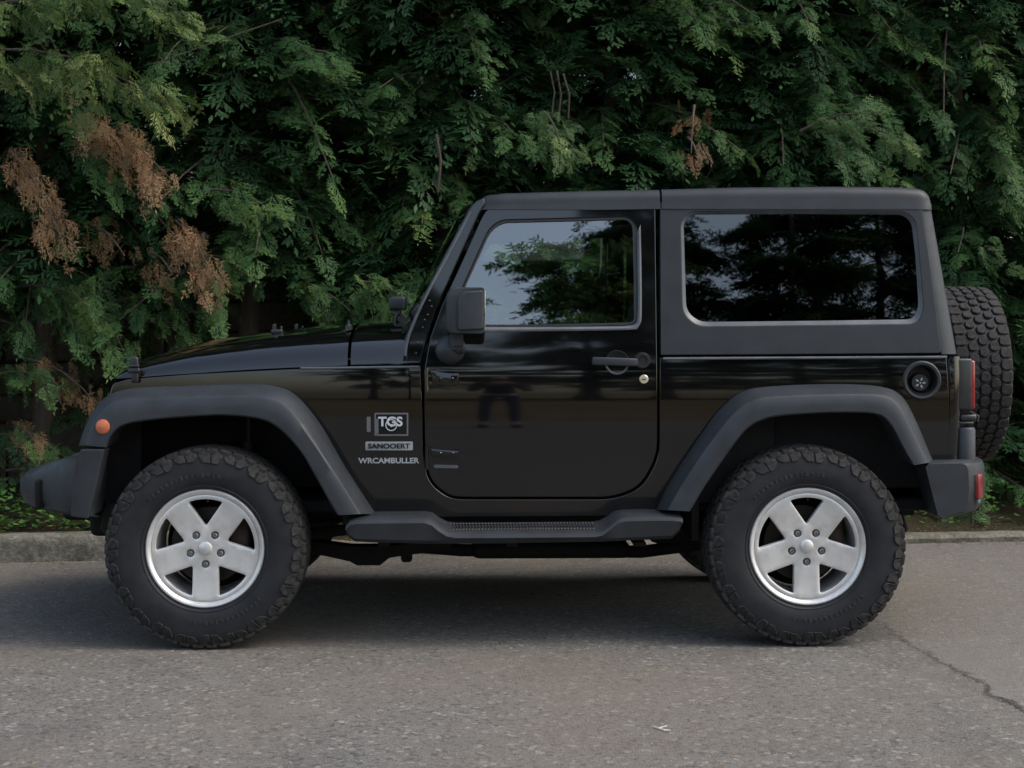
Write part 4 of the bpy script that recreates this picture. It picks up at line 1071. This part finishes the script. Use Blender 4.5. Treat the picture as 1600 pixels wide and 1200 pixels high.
class Fol:
    def __init__(s): s.q = []; s.t = []; s.tubes = MB()
    def spray(s, p, d, size, rs, tint, pool=SPR, roll=None, up=(0, 0, 1.)):
        Q, tw = pool[rs.randint(len(pool))]
        m_ = rotm(np.array(d, float), np.array(up), rs.uniform(-.5, .5) if roll is None else roll) * size
        s.q.append(Q @ m_.T + np.array(p)); s.t.append(np.clip(tint + (tw - .6) * .35 + rs.uniform(-.1, .1), 0, 1))
    def bough(s, p0, dr, L, rs, tint, nspr, size, droop=.45, rise=.12, side=1.0, pool=SPR, hang=.35, wood=True):
        dr = np.array(dr, float); dr /= np.linalg.norm(dr); p0 = np.array(p0, float)
        sd_ = np.cross(dr, [0, 0, 1.]); sd_ /= np.linalg.norm(sd_); bend = rs.uniform(-.2, .2)
        def P(t): return p0 + dr * L * t + sd_ * bend * L * t * t + np.array([0, 0, L * (rise * t - droop * t * t)])
        for i in range(nspr):
            t = .22 + .78 * (i + rs.uniform(0, .9)) / nspr; p = P(t); tg = P(min(t + .02, 1.02)) - P(t - .02); tg /= np.linalg.norm(tg)
            sg = -1 if i % 2 else 1; a = R(rs.uniform(25, 70)) * side
            d = tg * math.cos(a) + sd_ * sg * math.sin(a) + np.array([0, 0, -rs.uniform(0, hang * 1.6)])
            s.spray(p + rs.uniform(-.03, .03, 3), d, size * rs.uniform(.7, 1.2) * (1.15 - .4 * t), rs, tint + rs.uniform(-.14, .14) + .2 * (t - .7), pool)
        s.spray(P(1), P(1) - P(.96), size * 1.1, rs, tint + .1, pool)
        if wood: s.tubes.addm(tube([tuple(P(t)) for t in np.linspace(0, 1, 6)], [.014 * L, .012 * L, .009 * L, .007 * L, .005 * L, .003 * L], 4, False))
    def mesh(s, name, mat):
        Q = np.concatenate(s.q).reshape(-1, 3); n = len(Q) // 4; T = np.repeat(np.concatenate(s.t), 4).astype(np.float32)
        me = bpy.data.meshes.new(name); me.vertices.add(len(Q)); me.vertices.foreach_set('co', Q.astype(np.float32).ravel())
        me.loops.add(len(Q)); me.loops.foreach_set('vertex_index', np.arange(len(Q), dtype=np.int32))
        me.polygons.add(n); me.polygons.foreach_set('loop_start', np.arange(0, 4 * n, 4, dtype=np.int32)); me.polygons.foreach_set('loop_total', np.full(n, 4, np.int32))
        me.update(calc_edges=True); at = me.attributes.new('tint', 'FLOAT', 'POINT'); at.data.foreach_set('value', T)
        me.materials.append(M[mat]); return me
def trunk_mb(h, r, rs, x=0, y=0):
    pts = []; rad = []
    for k in range(14):
        t = k / 13; pts.append((x + .05 * math.sin(t * 5 + rs.uniform(0, .6)), y + .04 * math.cos(t * 4), h * t)); rad.append(r * (1 - .8 * t) * (1 + (.5 if k == 0 else 0)))
    return tube(pts, rad, 12)
def cypress_meshes(seed, z0, z1, rad, nb, size=.185, tint=.45):
    rs = np.random.RandomState(seed); f = Fol()
    for i in range(nb):
        z = z0 + (z1 - z0) * ((i + rs.uniform(0, 1)) / nb) ** 1.05; az = rs.uniform(0, 2 * math.pi)
        taper = 1 - .35 * max(0, (z - 3) / (z1 - 3)) if z1 > 3 else 1
        L = rad * rs.uniform(.62, 1.08) * taper
        f.bough((0, 0, z + .15), (math.cos(az), math.sin(az), 0), L, rs, tint + rs.uniform(-.22, .22), rs.randint(22, 30), size * rs.uniform(.85, 1.15), droop=rs.uniform(.25, .75), rise=rs.uniform(0, .35))
    # coarse inner growth hiding the far side, tinted darker as painted inner shade
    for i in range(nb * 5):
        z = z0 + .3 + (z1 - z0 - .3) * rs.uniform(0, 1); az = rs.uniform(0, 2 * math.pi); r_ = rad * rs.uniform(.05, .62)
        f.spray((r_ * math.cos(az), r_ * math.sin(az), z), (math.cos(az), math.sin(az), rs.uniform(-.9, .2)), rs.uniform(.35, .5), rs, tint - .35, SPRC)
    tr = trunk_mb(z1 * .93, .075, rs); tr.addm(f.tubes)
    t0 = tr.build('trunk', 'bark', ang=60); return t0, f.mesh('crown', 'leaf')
ROWN = 1.30
variants = []
specs = [(21, 1.30, 6.2, 1.15, 190), (22, .75, 6.0, 1.10, 215), (23, .15, 6.3, 1.15, 240), (24, .35, 5.9, 1.05, 230)]
def place_tree(vi, s, n, rot, label, first={}, scale=1, zoff=0):
    root = empty('cypress_tree', kp(s, n, 0.08 + zoff)); root.rotation_euler = (0, 0, rot); root.scale = (scale,) * 3
    if vi not in first:
        t0, me = cypress_meshes(*specs[vi]); first[vi] = (t0, me); t0.parent = root
    else:
        t1 = first[vi][0].copy(); C.objects.link(t1); t1.parent = root
    link(bpy.data.objects.new('crown', first[vi][1]), root)
    tag(root, label, 'tree', 'cypress trees standing in a row behind the car'); return root
TR = {}
for key, px, vi, rot, sc, lab in (
    ('far_left', -330, 2, 2.2, 1, 'cypress tree mostly cut off by the left edge of the photo'),
    ('left', 60, 0, .3, 1, 'cypress tree with brown dead sprays and branches tinted pale as painted sunlight at far left'),
    ('trunk', 403, 0, 2.5, 1.03, 'cypress tree with a bare dark trunk above the front of the hood'),
    ('hood', 690, 1, 1.1, 1, 'cypress tree behind the windscreen with a thin bare hanging stem'),
    ('door', 960, 2, 4.1, 1, 'cypress tree with a bright green tuft above the car door'),
    ('roof', 1215, 3, .9, 1, 'cypress tree with a small brown dead spray above the rear side window'),
    ('spare', 1490, 2, 5.3, 1.02, 'cypress tree right behind the spare wheel, green down to the soil'),
    ('right', 1790, 3, 3.0, 1, 'cypress tree at the right edge of the photo beyond the spare wheel'),
    ('far_right', 2100, 2, .4, 1, 'cypress tree farther right than the one at the photo edge')):
    TR[key] = place_tree(vi, kpx(px, ROWN), ROWN, rot, lab, scale=sc)
# a thick second row beyond the wall, added to block the sky behind
back = []
def back_row():
    rs = np.random.RandomState(77)
    for i, px in enumerate((-420, -60, 250, 560, 860, 1160, 1460, 1760, 2060)):
        root = place_tree((2, 3)[i % 2], kpx(px, 3.1), 3.1, rs.uniform(0, 6), ('cypress tree added in the back row to block the sky'), scale=1.35)
        root['group'] = 'back row of cypress trees added to block the sky'; root.name = 'cypress_tree'
back_row()
# particular boughs: photo column,row and distance -> world
def wp(px, py, dist): return np.array([(px - 800) / F * dist, CAM.y + dist, CAM.z - (py - HY) / F * dist])
def child_mesh(me, name, tree):
    o = bpy.data.objects.new(name, me); link(o, tree); o.matrix_parent_inverse = (Matrix.LocRotScale(tree.location, tree.rotation_euler, tree.scale)).inverted(); return o
def special(tree, name, mat, items, seed):
    rs = np.random.RandomState(seed); f = Fol(); tl = []
    for (x0, y0, x1, y1, dist, n, size, hang, tint) in items:
        dist -= .35; n = int(n * (2.2 if mat == 'dead' else 1.9)); size *= (.85 if mat == 'dead' else .72)
        a = wp(x0, y0, dist + .25); e = wp(x1, y1, dist); d = e - a; L = np.linalg.norm(d); d /= L
        sd_ = np.cross(d, [0, 0, 1.]); sd_ = sd_ / (np.linalg.norm(sd_) + 1e-6)
        for i in range(n):
            t = (i + rs.uniform(0, 1)) / n; p = a + d * L * t + np.array([0, 0, .10 * L * math.sin(t * math.pi)])
            dd = d * rs.uniform(.2, .9) + sd_ * rs.uniform(-.6, .6) + np.array([0, 0, -rs.uniform(.3, 1) * hang]) + np.array([0, -.15, 0])
            f.spray(p + rs.uniform(-1, 1, 3) * np.array([.09, .09, .07]), dd + rs.uniform(-.35, .35, 3), size * rs.uniform(.45, 1.3), rs, tint + rs.uniform(-.35, .35), pool=(SPRD if mat == 'dead' else SPR), roll=rs.uniform(-1.3, 1.3))
        tl.append(tube([tuple(a + d * L * t + np.array([0, 0, .10 * L * math.sin(t * math.pi)])) for t in np.linspace(0, 1, 5)], [.009, .007, .006, .004, .003], 5, False))
    o = child_mesh(f.mesh(name, mat), name, tree)
    for t_ in tl:
        tb = t_.build('branch', 'bark', tree); tb.matrix_parent_inverse = o.matrix_parent_inverse.copy()
    return o
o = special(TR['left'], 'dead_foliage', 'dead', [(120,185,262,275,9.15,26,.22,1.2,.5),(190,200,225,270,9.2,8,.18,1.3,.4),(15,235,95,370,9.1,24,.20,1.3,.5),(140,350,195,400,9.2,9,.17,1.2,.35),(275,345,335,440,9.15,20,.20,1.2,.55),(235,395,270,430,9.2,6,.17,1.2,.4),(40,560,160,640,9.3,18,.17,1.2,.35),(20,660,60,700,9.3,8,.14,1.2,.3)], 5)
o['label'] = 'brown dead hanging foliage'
o = special(TR['left'], 'sunlit_tint_foliage', 'leaf_bright', [(-30,78,275,175,8.9,46,.26,.75,.45),(60,-20,310,35,8.9,36,.25,.7,.3),(-20,10,120,30,9.0,16,.25,.7,.3),(0,100,150,170,9.0,18,.24,.8,.6)], 6)  # sunlight on these boughs is put into the paler leaf colour
o['label'] = 'foliage tinted pale yellow-green as painted sunlight'
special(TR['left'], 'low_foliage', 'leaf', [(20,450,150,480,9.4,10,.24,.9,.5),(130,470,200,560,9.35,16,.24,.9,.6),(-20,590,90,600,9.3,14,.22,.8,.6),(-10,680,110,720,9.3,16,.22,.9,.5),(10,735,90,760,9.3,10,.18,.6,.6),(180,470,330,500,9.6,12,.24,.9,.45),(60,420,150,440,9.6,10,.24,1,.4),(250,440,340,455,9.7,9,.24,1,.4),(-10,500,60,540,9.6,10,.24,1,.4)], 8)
special(TR['trunk'], 'low_foliage', 'leaf', [(230,500,300,530,9.5,10,.20,.8,.6),(310,300,420,325,9.2,14,.24,.6,.6),(330,400,380,430,9.4,8,.22,.8,.5)], 9)
special(TR['hood'], 'low_foliage', 'leaf', [(560,440,650,480,9.3,22,.24,.6,.6),(480,450,560,500,9.5,16,.24,.8,.4)], 10)
o = special(TR['door'], 'bright_tuft', 'leaf_bright', [(820,190,905,240,9.0,14,.20,.6,.0),(850,175,880,235,8.95,10,.18,.7,.05)], 11)
o['label'] = 'bright green young tuft'
o = special(TR['roof'], 'dead_foliage', 'dead', [(1085,165,1080,240,9.3,6,.15,1.4,.3),(1075,215,1095,260,9.3,4,.12,1.2,.3)], 12)
special(TR['spare'], 'bright_tuft', 'leaf_bright', [(1540,385,1570,410,9.3,7,.18,.4,.05),(1350,200,1430,240,9.1,14,.22,.4,.0),(1250,205,1380,180,9.1,12,.22,.4,.0)], 13)
for a, e, r_ in (((682,210),(684,300),.010),((870,110),(872,190),.006),((860,112),(862,180),.005),((880,115),(888,185),.006),((240,100),(440,30),.0035)):
    p, q = wp(*a, 8.9), wp(*e, 8.95)
    o = tube([tuple(p), tuple((p + q) / 2 + np.array([.02, 0, .01])), tuple(q)], r_, 6).build('bare_twig', 'bark', TR['hood']); o.matrix_parent_inverse = (Matrix.LocRotScale(TR['hood'].location, TR['hood'].rotation_euler, TR['hood'].scale)).inverted()

# low weeds on the soil at the left and scattered litter
def leafpatch(name, mat, items, seed, size, up=.6):
    rs = np.random.RandomState(seed); q = []; t = []
    for (s0, s1, n0, n1, z0, z1, cnt) in items:
        for _ in range(cnt):
            s = rs.uniform(s0, s1); n = rs.uniform(n0, n1); zz_ = rs.uniform(z0, z1) * (1 if z1 < .05 else math.sin(min(1, (n - n0 + .03) * 5) * math.pi / 2)); base = kp(s, n, (kh(s) if n > .0 else 0) + .012 + zz_)
            az = rs.uniform(0, 6.28); d = np.array([math.cos(az), math.sin(az), rs.uniform(-.2, up)]); d /= np.linalg.norm(d)
            sd_ = np.cross(d, [0, 0, 1.]); sd_ /= np.linalg.norm(sd_); sz = size * rs.uniform(.6, 1.4)
            q.append(np.array([kite(np.array(base), d, sd_, sz, sz * .32, rs)])); t.append(np.array([rs.uniform(.1, 1)]))
    f = Fol(); f.q = q; f.t = t; o = bpy.data.objects.new(name, f.mesh(name, mat)); C.objects.link(o); tag(o, kind='stuff'); return o
o = leafpatch('ground_cover', 'weed', [(-3, .55, .10, .9, .0, .22, 2600), (-3, .5, .1, .3, .0, .14, 900), (5.2, 9, .3, 1.2, 0, .25, 1500)], 3, .045)
tag(o, 'low bright green weeds growing on the soil along the kerb', 'ground cover')
o = leafpatch('leaf_litter', 'litter', [(-4, 9, .12, .8, 0, .004, 2600), (-4, 9, -.12, .0, 0, .002, 700), (-4, 9, -.45, -.05, 0, .001, 160), (-2, 7, -5.0, -.1, 0, .001, 150)], 9, .022, .15)
tag(o, 'small brown fallen leaves scattered on the soil, kerb and road', 'leaf litter')
o = leafpatch('fallen_needles', 'litter', [(-2.5, 6.5, -6.2, -.05, 0, .0005, 1500), (-2.5, 6.5, -.5, .0, 0, .0005, 900)], 19, .011, .02)
tag(o, 'tiny dry cypress needles sprinkled over the asphalt and the gutter', 'needles')
# pale twig lying on the asphalt
g0 = gp(1020, 1137); g1 = gp(1043, 1143)
tw = MB().addm(tube([(g0[0], g0[1], G0 + .004), (g0[0] + .012, g0[1] - .02, G0 + .005), (g1[0] - .01, g1[1], G0 + .004), (g1[0] + .01, g1[1], G0 + .004)], [.002, .003, .003, .0015], 6)).addm(tube([(g0[0] + .02, g0[1] - .02, G0 + .004), (g0[0] + .045, g0[1] - .005, G0 + .008)], .0018, 6))
tag(tw.build('twig', 'silver' if 0 else 'pale_wood'), 'small pale dry twig lying on the asphalt in front of the car', 'twig')

# ---- cedars and lower trees on the far side of the road, seen only as reflections in the windows
def cedar(seed, h, rad, mat='leaf'):
    rs = np.random.RandomState(seed); f = Fol()
    for i in range(int(h * 8.4)):
        z = 1.6 + (h - 1.8) * i / (h * 8.4); az = rs.uniform(0, 6.28); L = rad * (1.05 - .75 * (z / h)) * rs.uniform(.55, 1.15)
        f.bough((0, 0, z), (math.cos(az), math.sin(az), 0), L, rs, .25 + rs.uniform(-.2, .2), 18, .95, droop=.10, rise=.12, hang=.05, pool=SPRC)
    tr = trunk_mb(h * .97, .22, rs); tr.addm(f.tubes); return tr.build('trunk', 'bark', ang=60), f.mesh('crown', mat)
cm = [cedar(5, 10.8, 3.4), cedar(6, 8.2, 3.2, 'leaf_bright')]
used = set()
for i, (x, y, vi, sc, rot, lab) in enumerate(((4.3, -25, 0, 1.03, .4, 'tall cedar reflected at the left of the rear side window'), (6.9, -24, 0, .98, 2.2, 'tall cedar reflected in the middle of the rear side window'), (9.3, -26, 0, 1.06, 4.0, 'tall cedar reflected at the right of the rear side window'),
        (2.6, -23, 1, 1.12, 1, 'lower cedar reflected in the right half of the door window'), (-1.2, -26, 1, 1.16, 3, 'low wide cedar reflected behind the door mirror'), (-5, -25, 1, 1.12, 5, 'low cedar across the road reflected in the front fender'), (13, -25, 0, .9, 5, 'tall cedar across the road reflected in the rear bodywork'))):
    r_ = empty('cedar_tree', (x, y, 0)); r_.rotation_euler = (0, 0, rot); r_.scale = (sc,) * 3
    if vi in used: t1 = cm[vi][0].copy(); C.objects.link(t1)
    else: t1 = cm[vi][0]; used.add(vi)
    t1.parent = r_; link(bpy.data.objects.new('crown', cm[vi][1]), r_)
    tag(r_, lab, 'tree', 'cedars across the road')

# ---- the person taking the photograph, standing just behind the camera (seen reflected in the door)
def skin(name, mat, pts, edges, parent, sub=2):
    me = bpy.data.meshes.new(name); me.from_pydata([p[:3] for p in pts], edges, []); me.materials.append(M[mat])
    o = link(bpy.data.objects.new(name, me), parent); md = o.modifiers.new('skin', 'SKIN'); md.use_smooth_shade = True
    for i, p in enumerate(pts):
        sv = me.skin_vertices[0].data[i]; rr = p[3] if isinstance(p[3], tuple) else (p[3], p[3]); sv.radius = rr; sv.use_root = (i == 0)
    m2 = o.modifiers.new('sub', 'SUBSURF'); m2.levels = sub; m2.render_levels = sub; return o
for nm, c_, ro in (('person_skin', (.50, .32, .24), .5), ('dark_cloth', (.02, .022, .03), .8), ('denim', (.03, .045, .08), .85), ('hair_brown', (.03, .02, .012), .6), ('eye_white', (.7, .7, .68), .2)):
    b = NB(nm); n1 = b.noise(60, 3, .6, b.obj()); M[nm] = b.pbr(b.mix(n1.outputs[0], tuple(x * .8 for x in c_), tuple(x * 1.2 for x in c_)), ro)
PR = empty('person', (.29, -8.20, G0)); tag(PR, 'person in dark jacket and jeans holding a camera, reflected in the car door', 'person')
bp_ = []; be = []
def addp(p, prev=None): 
    bp_.append(p); 
    if prev is not None: be.append((prev, len(bp_) - 1))
    return len(bp_) - 1
pel = addp((0, 0, .95, (.13, .10))); ch = addp((0, 0, 1.22, (.15, .105)), pel); up = addp((0, 0, 1.42, (.13, .08)), ch); nk = addp((0, .01, 1.52, .052), up)
hd = addp((0, .02, 1.63, (.072, .09)), nk); ht_ = addp((0, .01, 1.72, (.066, .082)), hd)
hands = []
for s_ in (-1, 1):
    sh = addp((s_ * .19, 0, 1.43, .055), up); el = addp((s_ * .27, .10, 1.20, .042), sh); wr = addp((s_ * .09, .27, 1.44, .027), el); pm = addp((s_ * .06, .30, 1.50, (.034, .018)), wr)
    for k in range(4):
        f1 = addp((s_ * (.045 + .012 * k) , .325, 1.535 - .012 * k, .009), pm); f2 = addp((s_ * (.018 + .010 * k), .345, 1.552 - .018 * k - (.004 if k in (0, 3) else 0), .008), f1)
    t1 = addp((s_ * .045, .285, 1.515, .011), pm); addp((s_ * .028, .275, 1.54, .009), t1)
    hp = addp((s_ * .10, 0, .88, .085), pel); kn = addp((s_ * .13, .02, .50, .058), hp); an = addp((s_ * .15, -.02, .10, .038), kn); addp((s_ * .17, .13, .04, .036), an)
B = skin('body', 'person_skin', bp_, be, PR)
skin('jacket', 'dark_cloth', [(0, 0, .90, (.17, .13)), (0, 0, 1.20, (.175, .13)), (0, 0, 1.44, (.15, .10)), (0, 0, 1.49, .07), (-.20, 0, 1.44, .07), (-.275, .10, 1.20, .056), (-.11, .25, 1.42, .040), (.20, 0, 1.44, .07), (.275, .10, 1.20, .056), (.11, .25, 1.42, .040)], [(0, 1), (1, 2), (2, 3), (2, 4), (4, 5), (5, 6), (2, 7), (7, 8), (8, 9)], PR)
skin('jeans', 'denim', [(0, 0, .96, (.15, .115)), (-.10, 0, .86, .10), (-.13, .02, .50, .072), (-.15, -.015, .12, .058), (.10, 0, .86, .10), (.13, .02, .50, .072), (.15, -.015, .12, .058)], [(0, 1), (1, 2), (2, 3), (0, 4), (4, 5), (5, 6)], PR)
for s_ in (-1, 1):
    rbox((s_ * .16, .06, .045), (.10, .28, .09), .035).build('shoe', 'dark_cloth', PR)
    lathe([(-.012, .001), (-.009, .009), (0, .012), (.009, .009), (.012, .001)], (s_ * .032, .098, 1.655), (0, 1, 0), 14).build('eye', 'eye_white', PR)
    rbox((s_ * .080, .01, 1.645), (.018, .04, .06), .008).build('ear', 'person_skin', PR)
skin('nose', 'person_skin', [(0, .105, 1.655, .008), (0, .125, 1.625, .014)], [(0, 1)], PR)
rbox((0, .104, 1.592), (.045, .012, .012), .005).build('mouth', 'red', PR)
skin('hair', 'hair_brown', [(0, -.02, 1.74, (.082, .088)), (0, -.045, 1.66, (.084, .07)), (0, -.05, 1.60, (.06, .05))], [(0, 1), (1, 2)], PR)
K = MB().addm(rbox((0, .36, 1.545), (.13, .06, .085), .012)).addm(rbox((0, .36, 1.595), (.05, .05, .03), .008)).addm(cyl((0, .38, 1.54), (0, .43, 1.54), .036, 24))
o = K.build('camera_body', 'trim'); o.location = (.29, -8.20, G0); tag(o, 'black photo camera held up by the person reflected in the door', 'camera')
